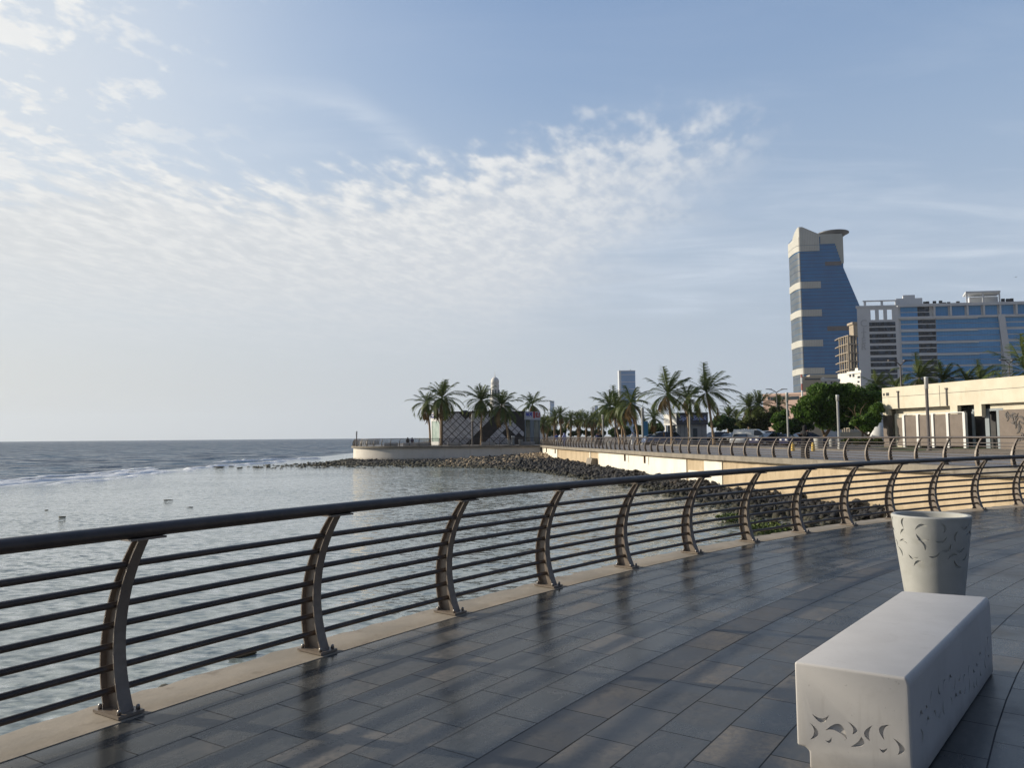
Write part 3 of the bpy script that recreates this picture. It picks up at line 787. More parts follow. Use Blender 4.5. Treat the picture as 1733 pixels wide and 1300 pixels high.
scatter(11000, 1, (-34, -1), (88, 127), (.11, .25), lambda x, y: (dpn(x, y) < 12) & (x < -3 + rng.normal(0, 2, len(x))), .12, 0)
scatter(5600, 1, (-34, 1), (86, 112), (.12, .27), lambda x, y: (dpn(x, y) > 8.5), .15, 1)
pts = np.array(pts)
ppx, ppy, pz = proj(pts[:, 0], pts[:, 1], pts[:, 2])
vis = (ppx > -10) & (ppx < PW + 10) & (ppy < np.interp(ppx, kx, ky) + 4)
rank = np.where(vis, pts[:, 3] / pz, 0)
order = np.argsort(-rank)
solo = order[:292]; rest = order[292:]
rest = rest[(vis[rest])]
RM = [M_ROCK, M_ROCK2, M_ROCK3]
rmesh = [np_mesh('boulder_%d' % i, V, Fa, M_ROCK) for i, (V, Fa) in enumerate(ROCKS)]
for k, i in enumerate(solo):
    x, y, z, s, mi_ = pts[i]
    o = link('boulder', rmesh[k % 10]); o.location = (x, y, z); o.rotation_euler = tuple(rng.uniform(0, 6.28, 3)); o.scale = (s * rng.uniform(.85, 1.2), s, s * rng.uniform(.75, 1.0))
    tag(o, 'black angular basalt boulder in the heap below the cream sea wall', 'boulder', 'black boulders below the sea wall')
def merged(name, ids, mats):
    VV, FF, MI = [], [], []; off = 0
    for i in ids:
        x, y, z, s, mi_ = pts[i]; V, Fa = ROCKL[rng.integers(10)]; e = rng.uniform(0, 6.28, 3)
        Rm = np.array((Matrix.Rotation(e[0], 3, 'X') @ Matrix.Rotation(e[1], 3, 'Y') @ Matrix.Rotation(e[2], 3, 'Z')))
        VV.append((V @ Rm.T) * s * np.array([1, 1, .8]) + np.array([x, y, z])); FF.append(Fa + off); off += len(V); MI.append(np.full(len(Fa), int(mi_)))
    return link(name, np_mesh(name, np.concatenate(VV), np.concatenate(FF), mats, mi=np.concatenate(MI)))
tag(merged('distant_boulders', rest, RM), kind='stuff')
# single rocks out in the shallow water
def lone(px, py, s, label, flat_=.45, z=WZ, mat=M_ROCK2):
    p = G(px, py, z); V, Fa = ROCKS[random.randrange(10)]
    o = link('rock', np_mesh('rock', V * np.array([1.15, .9, flat_ * .85]), Fa, mat)); o.location = (p.x, p.y, z + s * .06); o.scale = (s, s, s); o.rotation_euler = (0, 0, random.uniform(0, 1))
    return tag(o, label, 'rock')
lone(78, 864, .12, 'small dark rock poking out of the lagoon, leftmost and smallest of the pair')
lone(105, 876, .16, 'low brown rock in the lagoon just right of a smaller dark rock', .5)
lone(286, 847, .20, 'wide flat rock breaking the lagoon surface, farther of the pair near mid lagoon', .3)
lone(320, 859, .13, 'thin dark rock breaking the lagoon surface, nearer of the pair near mid lagoon', .3)
lone(408, 1110, .19, 'wet dark rock against the kerb under the railing, between the two nearest posts', .7, WZ + .0, M_ROCK)
lone(275, 1166, .10, 'tip of a dark rock just showing above the kerb beside the nearest post', .7, WZ, M_ROCK)
for px, py, s in ((360, 791, .35), (372, 792, .6), (392, 790, .35), (405, 793, .4), (432, 784, .5), (436, 792, .6)):
    o = lone(px, py, s, 'flat brown reef rock at the tip of the rocky spit in the surf', .35); o['group'] = 'reef rocks at the tip of the spit'
# green weed on the shore by the promenade
M_WEED = pm('weed_leaves', srgb(58, 76, 30), srgb(92, 104, 44), 3, .8)
def leaf_cloud(c, rad, n, size, rs, squash=1.0):
    d = rs.normal(size=(n, 3)); d /= np.linalg.norm(d, axis=1)[:, None]; r = rs.random(n) ** .38
    P_ = d * r[:, None] * np.array(rad) + np.array(c)
    a = rs.normal(size=(n, 3)); a /= np.linalg.norm(a, axis=1)[:, None]
    b2 = np.cross(a, rs.normal(size=(n, 3))); b2 /= np.linalg.norm(b2, axis=1)[:, None]
    s = size * rs.uniform(.6, 1.4, n)[:, None]
    V = np.stack([P_ - a * s, P_ + b2 * s * .45, P_ + a * s, P_ - b2 * s * .45], 1).reshape(-1, 3)
    return V
def quads(V): return np.arange(len(V)).reshape(-1, 4)
for px, py, n_, rr_, lab in ((1292, 893, 420, (.9, 1.1, .20), 'patch of green weed on the shore behind the railing, the larger patch'), (1238, 876, 200, (.6, .8, .14), 'small patch of green weed at the waterline left of the larger patch')):
    p = G(px, py, WZ + .15); rs = np.random.default_rng(px); V = leaf_cloud((0, 0, .0), rr_, n_, .10, rs)
    o = link('shore_weed', np_mesh('shore_weed', V, quads(V), M_WEED)); o.location = p; tag(o, lab, 'weed')

# ------------------------------------------------------------------ surf ridge along the reef edge
m, nt, b = new_mat('surf_foam'); v = objco(nt)
setin(nt, b.inputs['Base Color'], mixc(nt, nz(nt, v, 1.6, 6, .7).smooth(.26, .40), srgb(176, 186, 192), srgb(236, 238, 240))); b.inputs['Roughness'].default_value = .6
bump(nt, b, nz(nt, v, 3.5, 6, .75), .8, .15)
def surf(x0, y0, x1, y1, hgt, wid, seed):
    rs = np.random.default_rng(seed); n = 160; mb = MB(); k = 9
    for i in range(n + 1):
        t = i / n; x = x0 + (x1 - x0) * t; y = y0 + (y1 - y0) * t
        amp = hgt * (.72 + .28 * math.sin(t * 23 + seed) * math.sin(t * 47)) * min(1, 8 * t, 8 * (1 - t)); x += .8 * math.sin(t * 9 + seed) + .4 * math.sin(t * 31)
        for j in range(k):
            u = j / (k - 1) - .5; e = max(0, 1 - abs(u * 2) ** 1.6)
            mb.v.append((x + u * wid * 2 + rs.normal(0, .03), y, -.05 + amp * e * (1 + rs.normal(0, .05))))
    for i in range(n):
        for j in range(k - 1): a = i * k + j; mb.f.append((a, a + 1, a + k + 1, a + k)); mb.m.append(0)
    o = mb.build('surf', m, None, True, (0, 0, WZ)); tag(o, kind='stuff'); return o
surf(-41.5, 34, -39.6, 92, .30, .9, 1); surf(-38.9, 88, -35.2, 124, .30, .8, 2); surf(-43.6, 50, -41.8, 96, .18, .8, 9); surf(-45.5, 62, -44.5, 100, .22, .7, 3); surf(-37.2, 60, -36.6, 90, .16, .6, 5)
surf(-47, 118, -33, 136, .35, .8, 7)

# ------------------------------------------------------------------ palms
def leafmat(name, c1, c2, c3, trans=.25):
    m, nt, b = new_mat(name); v = worldpos(nt)
    col = mixc(nt, nz(nt, v, 1.1, 3, .6).smooth(.35, .65), c1, c2); col = mixc(nt, nz(nt, v, 3.3, 2, .5).smooth(.58, .72), col, c3)
    setin(nt, b.inputs['Base Color'], col); b.inputs['Roughness'].default_value = .55; b.inputs['Specular IOR Level'].default_value = .3
    tr = nt.nodes.new('ShaderNodeBsdfTranslucent'); nt.links.new(col.o, tr.inputs[0]); mx = nt.nodes.new('ShaderNodeMixShader'); mx.inputs[0].default_value = trans
    nt.links.new(b.outputs[0], mx.inputs[1]); nt.links.new(tr.outputs[0], mx.inputs[2])
    nt.links.new(mx.outputs[0], [n_ for n_ in nt.nodes if n_.type == 'OUTPUT_MATERIAL'][0].inputs[0]); return m
M_FROND = leafmat('palm_frond', srgb(70, 86, 42), srgb(92, 104, 54), srgb(120, 122, 70), .3)
M_DRY = leafmat('dry_frond', srgb(128, 106, 68), srgb(108, 86, 54), srgb(146, 124, 82), .15)
M_TRUNK = pm('palm_trunk', srgb(148, 124, 98), srgb(172, 148, 118), 5, .9, bs=.5, bscale=9, bdist=.03)
M_TRUNKD = pm('date_palm_trunk', srgb(104, 88, 70), srgb(128, 108, 84), 6, .95, bs=.8, bscale=10, bdist=.05)
def palm_crown(seed, nf=34, L=3.7, wind=(0, 0), lo=-48, hi=86, dry=4, lw=.105, ll=.86, bend=70, nst=30):
    rs = np.random.default_rng(seed); VV, MI = [], []
    for k in range(nf):
        f = k / (nf - 1); e0 = math.radians(hi + (lo - hi) * f ** .85 + rs.uniform(-7, 7)); azm = k * 2.399963 + rs.uniform(-.25, .25)
        Lk = L * rs.uniform(.82, 1.08) * (1 - .22 * max(0, f - .8) / .2) * (.72 + .28 * min(1, f * 4)); bd = math.radians(bend * rs.uniform(.75, 1.2)) * (.45 + .75 * min(1, f * 1.6))
        p = np.array([0, 0, 0.0]); isdry = 1 if k >= nf - dry else 0; st = Lk / nst; prev = None
        roll = rs.uniform(-.35, .35)
        for i in range(nst + 1):
            t = i / nst; e = e0 - bd * t ** 1.4
            d = np.array([math.cos(e) * math.cos(azm), math.cos(e) * math.sin(azm), math.sin(e)]) + np.array([wind[0], wind[1], 0]) * t
            d /= np.linalg.norm(d); side = np.cross(d, [0, 0, 1.0]); ns = np.linalg.norm(side); side = side / ns if ns > 1e-3 else np.array([math.sin(azm), -math.cos(azm), 0])
            upv = np.cross(side, d); q = p + d * st
            rw = .05 * (1 - t) + .012
            VV += [p - side * rw, p + side * rw, q + side * rw, q - side * rw]; MI.append(isdry)
            if t > .12:
                l = ll * (math.sin(min(1, (t - .08) * 1.25) * PI * .82) * .75 + .28) * rs.uniform(.85, 1.1)
                for sg in (-1, 1):
                    ld = d * (.55 + .5 * t) + side * sg * (.75 + roll * sg * .3) - np.array([0, 0, 1.0]) * (.30 + .35 * t + rs.uniform(-.15, .2)) + upv * .18 + np.array([wind[0], wind[1], 0]) * .35
                    ld /= np.linalg.norm(ld); wv = np.cross(ld, upv); wv /= np.linalg.norm(wv) + 1e-6; wv = wv * .75 + d * .5; tip = p + ld * l
                    tip[2] -= l * .10
                    VV += [p - wv * lw * .5, p + wv * lw * .5, tip + wv * lw * .14, tip - wv * lw * .14]; MI.append(isdry)
            p = q
    V = np.array(VV); return np_mesh('palm_crown', V, quads(V), [M_FROND, M_DRY], mi=np.array(MI))
def trunk_mesh(name, H, r0, r1, lean, mat, n=14, seed=0):
    rs = random.Random(seed); pts_, rd = [], []
    for i in range(n + 1):
        t = i / n; pts_.append((lean[0] * t ** 1.6 + .05 * math.sin(t * 5 + seed), lean[1] * t ** 1.6, H * t)); rd.append((r0 * 1.5 if i == 0 else r0) + (r1 - r0) * t + (.012 if i % 2 else 0))
    mb = MB().tube(pts_, rd, 9); return mb.mesh(name, mat, True)
CROWNS = [palm_crown(1), palm_crown(2, 28, 3.5, (.12, 0), -56, 80, 6, bend=82), palm_crown(3, 38, 3.6, (.2, .05), -40, 88, 2, bend=58)]
CROWNW = [palm_crown(11, 32, 3.9, (.55, -.1), -44, 88, 4, bend=60), palm_crown(12, 26, 3.7, (.40, .1), -60, 84, 7, bend=78), palm_crown(13, 36, 4.0, (.48, -.2), -36, 88, 3, bend=52)]
CROWND = [palm_crown(s, 44, 2.7, (.08, 0), -55, 88, 7, .12, .62, 50, 16) for s in (21, 22)]
def palm(name, label, px, pyc, Y, base, crown, s=1.0, group=None, px0=None, date=False):
    """crown centre seen at (px, pyc) at the distance Y; trunk foot at the column px0"""
    c = AT(px, pyc, Y); f = AT(px0 if px0 is not None else px, 750, Y)
    H = c.z - base; t = thing(name, label, 'palm tree', (f.x, f.y, base), 0, group)
    lean = (c.x - f.x, 0)
    link('trunk', trunk_mesh('palm_trunk', H, (.26 if date else .165), (.22 if date else .12), lean, M_TRUNKD if date else M_TRUNK, seed=int(px)), t)
    cr_ = link('crown', crown, t); cr_.location = (lean[0], lean[1], H - .05); cr_.scale = (s, s, s); cr_.rotation_euler = (0, 0, (px * 1.7) % 6.28 if not (crown in CROWNW) else (px % 7 - 3) * .08)
    return t
gP = 'coconut palms around the lattice pavilion'
palm('coconut_palm', 'leaning coconut palm with lower crown at the seaward end of the lattice pavilion', 722, 683, 121, LZ, CROWNS[1], .92, gP, 728)
palm('coconut_palm', 'tallest coconut palm by the pavilion, upright in front of its white end wall', 748, 674, 119, LZ, CROWNS[0], 1.18, gP, 746)
palm('coconut_palm', 'slim coconut palm in front of the pale lattice panels at mid pavilion', 814, 678, 120, LZ, CROWNS[2], .98, gP, 815)
palm('coconut_palm', 'dark coconut palm before the dark side of the pavilion, mosque dome behind it', 849, 687, 119, LZ, CROWNS[0], 1.05, gP, 861)
palm('coconut_palm', 'coconut palm whose crown rises behind the landward end of the pavilion roof', 901, 685, 142, LZ, CROWNS[1], 1.05, gP, 900)
gK = 'coconut palms around the small dark kiosk'
palm('coconut_palm', 'wind-blown coconut palm right of the dark kiosk with long fronds trailing right', 1196, 664, 98, LZ, CROWNW[0], 1.10, gK, 1208)
palm('coconut_palm', 'shorter coconut palm close behind the lamp post before the kiosk sign', 1163, 674, 103, LZ, CROWNW[1], .82, gK, 1166)
palm('coconut_palm', 'tall coconut palm at the left edge of the dark kiosk', 1131, 667, 99, LZ, CROWNW[2], 1.06, gK, 1137)
palm('coconut_palm', 'coconut palm in front of the pale blue distant tower', 1068, 682, 107, LZ, CROWNW[1], 1.0, gK, 1080)
palm('coconut_palm', 'drooping coconut palm left of the blue banner post', 1042, 690, 112, LZ, CROWNW[0], .95, gK, 1060)
palm('coconut_palm', 'bushy coconut palm leftmost in the kiosk cluster', 1032, 688, 118, LZ, CROWNS[2], .95, gK, 1048)
palm('coconut_palm', 'coconut palm half hidden inside the cluster left of the kiosk', 1052, 697, 122, LZ, CROWNS[0], .85, gK, 1054)
palm('coconut_palm', 'small palm between the cluster and the parked cars left of the kiosk', 1106, 708, 135, LZ, CROWNS[1], .8, gK, 1108)
gF = 'distant palms beyond the promenade'
for i, (px, py, Y) in enumerate(((928, 716, 190), (939, 705, 180), (948, 702, 178), (958, 716, 200), (966, 709, 185), (977, 709, 190), (983, 707, 186), (992, 710, 182), (1000, 712, 196), (1005, 708, 178), (1014, 712, 190), (919, 718, 170), (1021, 706, 165))):
    palm('date_palm', 'small distant date palm in the grove between the pavilion and the kiosk palms', px, py, Y, LZ, CROWND[i % 2], 1.0, gF, px + (i % 3 - 1) * 2, True)
for lab, px, py, Y, s in (('date palm with upright fronds behind the parked cars, left of the pink building', 1268, 690, 150, 1.3), ('date palm leaning over the shrubs just left of the pink building', 1284, 686, 150, 1.45),
                   ('small date palm right of the kiosk above the dark round tree', 1233, 704, 165, 1.15), ('small date palm just left of the double street lamp near the kiosk', 1246, 708, 175, 1.0),
                   ('date palm below the double street lamp in front of the pink building', 1318, 688, 150, 1.2)):
    palm('date_palm', lab, px, py, Y, LZ, CROWND[px % 2], s, 'date palms behind the car park', None, True)
gR = 'palms behind the cream building'
for lab, px, py, Y, s, cr_ in (('wind-swept palm before the hotel glass, left of the tall near lamp post', 1556, 640, 96, .95, CROWNW[0]), ('low palm behind the cream building just right of the tall lamp', 1596, 646, 96, .82, CROWNW[2]),
                   ('palm with two upright fronds in the row behind the cream building', 1636, 645, 96, .88, CROWNW[1]), ('round dense palm bowed right behind the cream building', 1660, 645, 98, .82, CROWNW[0]),
                   ('large nearest palm spreading long fronds at the right edge above the cream roof', 1738, 630, 70, 1.05, CROWNW[2]), ('palm low over the cream roof left of the large right edge palm', 1700, 654, 88, .7, CROWNW[1]),
                   ('low palm over the left corner of the cream building', 1516, 655, 100, .75, CROWNW[1]), ('small palm peeking over the green trees left of the cream building', 1484, 654, 104, .7, CROWNW[2])):
    palm('coconut_palm', lab, px, py, Y, LZ, cr_, s, gR)

# ------------------------------------------------------------------ broad trees and shrubs
M_LEAF = leafmat('tree_leaves', srgb(64, 94, 34), srgb(86, 116, 44), srgb(116, 138, 60), .35)
M_LEAFD = leafmat('dark_tree_leaves', srgb(50, 74, 34), srgb(66, 92, 42), srgb(88, 108, 54), .3)
M_LEAFO = leafmat('olive_shrub_leaves', srgb(66, 78, 36), srgb(84, 94, 44), srgb(104, 108, 58))
M_BARK = pm('bark', srgb(96, 80, 62), srgb(122, 104, 82), 4, .95, bs=.6, bscale=14, bdist=.03)
def tree(label, clumps, trunks, Y, base, mat, leaf=.16, dens=420, group=None, name='leafy_tree', seed=1):
    """clumps: (px, py, radius in px, flattening); trunks: lists of (px, py)"""
    rs = np.random.default_rng(seed); px0 = trunks[0][0][0] if trunks else clumps[0][0]
    f = AT(px0, 745, Y); t = thing(name, label, 'tree' if name != 'shrub' else 'shrub', (f.x, f.y, base), 0, group); k = Y / FPX; VV = []
    for (px, py, r, fl) in clumps:
        c = AT(px, py, Y); R_ = r * k * 1.16; c.y += rs.uniform(-.35, .35) * R_
        for j in range(7):                             # sub-clumps make a broken outline
            d = rs.normal(size=3); d /= np.linalg.norm(d); rr_ = R_ * rs.uniform(.42, .75); cc_ = np.array(c[:]) + d * np.array([R_ * .62, R_ * .7, R_ * .62 * fl])
            VV.append(leaf_cloud(cc_ - np.array(f[:2] + (base,)) if False else (cc_ - np.array([f.x, f.y, base])), (rr_, rr_, rr_ * fl * .85), int(dens * 2.1 * rs.uniform(.6, 1.2) * max(.3, rr_ ** 2)), leaf, rs))
    V = np.concatenate(VV)
    link('crown', np_mesh('crown', V, quads(V), mat), t)
    mb = MB()
    for tr in trunks:
        p = [AT(x, y, Y) - Vector((f.x, f.y, base)) for x, y in tr[:-1]]; r0 = tr[-1]
        if p[0].z > -.3 and tr is trunks[0]: p[0].z = -.05
        mb.tube(p, [r0 * (1 - .62 * i / max(1, len(p) - 1)) for i in range(len(p))], 7)
    if trunks: mb.build('trunk', M_BARK, t, True)
    return t
tree('large spreading green tree with a forked trunk left of the cream building', [(1372, 690, 22, .9), (1392, 672, 22, .9), (1415, 664, 20, .8), (1440, 668, 22, .8), (1460, 680, 20, .9), (1425, 690, 24, .8), (1385, 708, 20, .8), (1355, 700, 14, .9), (1405, 705, 18, .7), (1448, 698, 18, .8), (1472, 672, 16, .8)],
     [[(1397, 752), (1396, 738), (1406, 724), (1416, 712), .26], [(1397, 740), (1390, 724), (1384, 712), .16], [(1406, 724), (1402, 706), .13]], 84, LZ, M_LEAF, .17, 300, seed=3)
tree('bright green tree touching the cream building with bare twigs on its left', [(1455, 712, 11, .9), (1466, 722, 10, .8), (1484, 700, 13, 1.0), (1478, 716, 10, .9), (1490, 690, 9, 1)],
     [[(1471, 758), (1470, 738), (1480, 722), .15], [(1470, 738), (1458, 730), (1447, 722), .10], [(1450, 712), (1442, 696), (1435, 690), .04], [(1450, 710), (1446, 694), (1448, 686), .04], [(1455, 706), (1458, 692), (1466, 682), .04], [(1452, 716), (1438, 706), (1430, 704), .04], [(1448, 722), (1446, 712), (1438, 714), .03]], 74, LZ, M_LEAF, .14, 330, seed=5)
tree('round dark tree behind the street sign right of the bright round bush', [(1352, 712, 15, .9), (1346, 724, 13, .8), (1362, 722, 12, .9)], [[(1354, 756), (1354, 735), .14]], 95, LZ, M_LEAFD, .18, 260, seed=6)
tree('bright green round bush tree just left of the slim lamp post', [(1324, 705, 12, .9), (1318, 716, 12, .8), (1332, 718, 12, .8), (1325, 726, 11, .7)], [[(1325, 756), (1325, 735), .12]], 92, LZ, M_LEAF, .17, 300, seed=7)
tree('wide olive feathery tree behind the parked cars', [(1285, 705, 14, .8), (1272, 714, 13, .7), (1298, 712, 14, .8), (1308, 700, 12, .8), (1290, 722, 14, .5), (1262, 718, 10, .7)], [[(1288, 750), (1288, 728), .13], [(1302, 750), (1301, 726), .10]], 118, LZ, M_LEAFO, .20, 240, seed=8)
tree('dark round tree right of the kiosk', [(1222, 716, 12, .9), (1234, 718, 12, .8), (1212, 722, 10, .8), (1243, 724, 9, .8)], [[(1226, 750), (1226, 730), .13]], 132, LZ, M_LEAFD, .22, 240, seed=9)
tree('hedge of dark shrubs behind the palm cluster left of the kiosk', [(1100, 728, 9, .9), (1112, 726, 10, .9), (1085, 728, 9, .8), (1060, 730, 9, .8), (1040, 732, 8, .8)], [], 150, LZ, M_LEAFD, .24, 240, name='shrub', seed=10)
tree('row of low dark shrubs below the distant date palms', [(930, 733, 6, .7), (942, 731, 7, .8), (953, 732, 7, .8), (968, 733, 6, .7), (980, 732, 7, .8), (994, 733, 6, .7), (1006, 732, 7, .8), (1018, 733, 6, .7)], [], 200, LZ, M_LEAFD, .28, 260, name='shrub', seed=12)
tree('dark green trees mass behind the large tree and the cream building', [(1478, 662, 14, .8), (1492, 668, 14, .8), (1468, 690, 16, 1), (1440, 700, 16, 1), (1500, 660, 12, .7), (1452, 716, 14, 1), (1420, 716, 14, 1)], [[(1460, 756), (1460, 720), .2]], 100, LZ, M_LEAFD, .2, 260, seed=13)
tree('trimmed low hedge running along the lawn before the large tree', [(1435, 748, 7, .6), (1448, 748, 7, .6), (1461, 748, 7, .6), (1474, 748, 7, .6), (1486, 748, 7, .6)], [], 70, LZ, M_LEAFO, .12, 420, name='shrub', seed=14)
tree('olive shrubs along the kerb beside the person in black', [(1372, 742, 7, .7), (1384, 744, 6, .7), (1360, 743, 6, .7)], [], 88, LZ, M_LEAFO, .14, 420, name='shrub', seed=15)
tree('hazy shrub line on the far right above the cream roof', [(1690, 652, 8, .5), (1712, 648, 9, .5), (1675, 656, 7, .5)], [], 92, 1.0, M_LEAFO, .2, 260, name='shrub', seed=16)
# ------------------------------------------------------------------ building helpers
class Face:
    """a vertical facade through plan points A and B: photo pixel -> (u along, z up); w goes behind the face"""
    def __init__(s, A, B, skew=False):
        s.A = Vector((A[0], A[1], 0)); d = Vector((B[0], B[1], 0)) - s.A; s.L = d.length; s.t = d / s.L; s.n = Vector((s.t.y, -s.t.x, 0))
        if s.n.dot(EYE - s.A) < 0: s.n = -s.n
        w = -s.n
        if skew: w = (s.A - Vector((EYE.x, EYE.y, 0))).normalized(); w = w / w.dot(-s.n)
        s.M = Matrix(((s.t.x, w.x, 0, 0), (s.t.y, w.y, 0, 0), (0, 0, 1, 0), (0, 0, 0, 1)))
    def uz(s, px, py):
        d = ray(px, py); t = (s.A - EYE).dot(s.n) / d.dot(s.n); p = EYE + d * t
        return (p - s.A).dot(s.t), p.z
    def box(s, mb, u0, u1, z0, z1, w0, w1, mi=0):
        return mb.box(u0, u1, w0, w1, z0, z1, mi, M=s.M)
    def pbox(s, mb, p0, p1, w0, w1, mi=0):        # two opposite corners given as photo pixels
        (a, c), (b2, d) = s.uz(*p0), s.uz(*p1)
        return s.box(mb, min(a, b2), max(a, b2), min(c, d), max(c, d), w0, w1, mi)
    def root(s, name, label, cat, group=None): return thing(name, label, cat, (s.A.x, s.A.y, 0), 0, group)
def fixn(o):
    bm = bmesh.new(); bm.from_mesh(o.data); bmesh.ops.recalc_face_normals(bm, faces=bm.faces); bm.to_mesh(o.data); bm.free(); return o
M_CREAM = pm('cream_render', srgb(204, 196, 176), srgb(214, 207, 188), .7, .85, bs=.1, bscale=8)
nt = M_CREAM.node_tree; b = nt.nodes['Principled BSDF']; v = objco(nt); x, y, z = sep(nt, v)
stn = nz(nt, comb(nt, x * 2.0, y * 2.0, z * .35), 1.0, 5, .65).smooth(.55, .75) * .35
setin(nt, b.inputs['Base Color'], mixc(nt, stn, S(nt, b.inputs['Base Color'].links[0].from_socket), srgb(184, 168, 136)))
M_TAUPE = pm('taupe_cladding', srgb(112, 102, 94), srgb(122, 112, 104), 1.2, .8, bs=.05)
M_WHITEP = pm('white_paint', (.72, .72, .70), (.66, .66, .64), 2, .5)
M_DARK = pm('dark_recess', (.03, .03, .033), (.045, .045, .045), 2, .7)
M_GREYF = pm('grey_frame', srgb(122, 132, 138), srgb(132, 142, 148), 2, .5)
M_GLASSD = pm('dark_glass', (.015, .022, .03), (.03, .04, .05), .4, .08, spec=.7)
M_CHAR = pm('charcoal_panel', srgb(58, 54, 54), srgb(70, 66, 66), 1.5, .55)
M_LPANEL = pm('pale_grey_panel', srgb(208, 206, 209), srgb(218, 216, 219), 1.5, .45)
M_BLUEL = pm('blue_letter', srgb(40, 60, 190), None, rough=.4)
M_REDL = pm('red_letter', srgb(190, 40, 44), None, rough=.4)

# ------------------------------------------------------------------ lattice pavilion on the peninsula
PZ = LZ
A_, B_, C_, D_ = (-13.75, 131.0), (-11.95, 127.6), (2.05, 128.2), (4.75, 132.4)
pav = thing('pavilion', 'flat-roofed pavilion with dark diamond lattice front and white panels on the peninsula', 'pavilion', (A_[0], A_[1], 0))
def loc(o): o.location = -Vector((A_[0], A_[1], 0)); return o
PT = 5.75
mb = MB().prism([(-13.7, 131.0), (-11.9, 127.68), (2.0, 128.28), (4.7, 132.4), (4.4, 139.5), (-13.2, 139)], PZ - .1, PT); loc(fixn(mb.build('wall', M_CHAR, pav)))
fm = Face(B_, C_)
def fobj(f, name, mat, parent, mb, org):
    o = fixn(mb.build(name, mat, parent)); o.location = f.A - Vector((org[0], org[1], 0)); return o
pan, bars = MB(), MB(); L_, H_ = fm.L, PT - PZ
q2 = math.sqrt(.5); SA, SB = .98, .66                 # strip width and panel length
def lightcell(u, z):
    if u < 4.9 and u > 2.7 and z > 5.4 - min(u - 2.7, 4.9 - u) * 1.0: return False
    if u - z < 4.75 and u + z > .4: return True
    if 6.45 < u - z < 7.75 and z < 3.4: return True
    if 14.35 < u + z < 15.7 and 1.6 < z < 4.2: return True
    if z < 1.75 - abs(u - 10.3) * .85: return True
    return False
def clipz(poly, z0, z1, u0, u1):
    for ax, lim, sg in ((1, z0, 1), (1, z1, -1), (0, u0, 1), (0, u1, -1)):
        out_ = []
        for i in range(len(poly)):
            a, b2 = poly[i], poly[(i + 1) % len(poly)]; ia, ib = (a[ax] - lim) * sg >= 0, (b2[ax] - lim) * sg >= 0
            if ia: out_.append(a)
            if ia != ib: t = (lim - a[ax]) / (b2[ax] - a[ax]); out_.append((a[0] + (b2[0] - a[0]) * t, a[1] + (b2[1] - a[1]) * t))
        poly = out_
        if len(poly) < 3: return []
    return poly
for i in range(-8, 18):
    for j in range(-2, 34):
        a0, a1, b0, b1 = i * SA + .05, (i + 1) * SA - .05, j * SB + .03, (j + 1) * SB - .03
        # a runs across the rising strips, b along them
        cor = [((b_ + a_) * q2, (b_ - a_) * q2) for a_, b_ in ((a0, b0), (a0, b1), (a1, b1), (a1, b0))]
        cu, cz_ = sum(c[0] for c in cor) / 4, sum(c[1] for c in cor) / 4
        if not lightcell(cu, cz_): continue
        pl = clipz(cor, .06, H_ - .12, .45, L_ - .15)
        if pl:
            n = len(pl); vs_ = [fm.M @ Vector((u, -.10, z + PZ)) for u, z in pl] + [fm.M @ Vector((u, -.03, z + PZ)) for u, z in pl]
            pan.add(vs_, [tuple(range(n)), tuple(range(n, 2 * n))[::-1]] + [(k, n + k, n + (k + 1) % n, (k + 1) % n) for k in range(n)])
for i in range(-9, 18):                              # thin dark lattice bars over the whole front
    for sgn in (1, -1):
        c = i * SA * math.sqrt(2); seg = clipz([(c, 0), (c + H_ , H_), (c + H_ + .07, H_), (c + .07, 0)], .02, H_ - .05, .3, L_ - .05) if sgn == 1 else clipz([(c + 8, 0), (c + 8.07, 0), (c + 8.07 - H_, H_), (c + 8 - H_, H_)], .02, H_ - .05, .3, L_ - .05)
        if seg:
            n = len(seg); vs_ = [fm.M @ Vector((u, -.15, z + PZ)) for u, z in seg] + [fm.M @ Vector((u, -.06, z + PZ)) for u, z in seg]
            bars.add(vs_, [tuple(range(n)), tuple(range(n, 2 * n))[::-1]] + [(k, n + k, n + (k + 1) % n, (k + 1) % n) for k in range(n)])
fobj(fm, 'lattice_panels', M_LPANEL, pav, pan, A_); fobj(fm, 'lattice_bars', M_CHAR, pav, bars, A_)
mb = MB(); fm.box(mb, -.1, L_ + .1, PT - .02, PT + .14, -.2, .3); fm.box(mb, 0.02, .38, PZ, PT - .03, -.13, 0.0); fobj(fm, 'roof_edge', M_CHAR, pav, mb, A_)
fl_ = Face(A_, B_); LL = fl_.L
mb = MB(); fl_.box(mb, 0, LL, PZ + 4.35, PT + .1, -.14, .06); fl_.box(mb, 0, .42, PZ, PZ + 4.34, -.14, .06); fl_.box(mb, LL - .18, LL, PZ, PZ + 4.34, -.14, .06); fl_.box(mb, .42, LL - .18, PZ, PZ + .55, -.14, .06); fl_.box(mb, .42, LL - .18, PZ + 4.0, PZ + 4.34, -.14, .06)
fobj(fl_, 'white_portal', M_WHITEP, pav, mb, A_)
mb = MB(); fl_.box(mb, .43, LL - .19, PZ + .56, PZ + 3.99, -.06, .0); M_PGL = pm('pale_green_glass', srgb(150, 168, 158), srgb(176, 190, 180), .9, .15); fobj(fl_, 'glazing', M_PGL, pav, mb, A_)
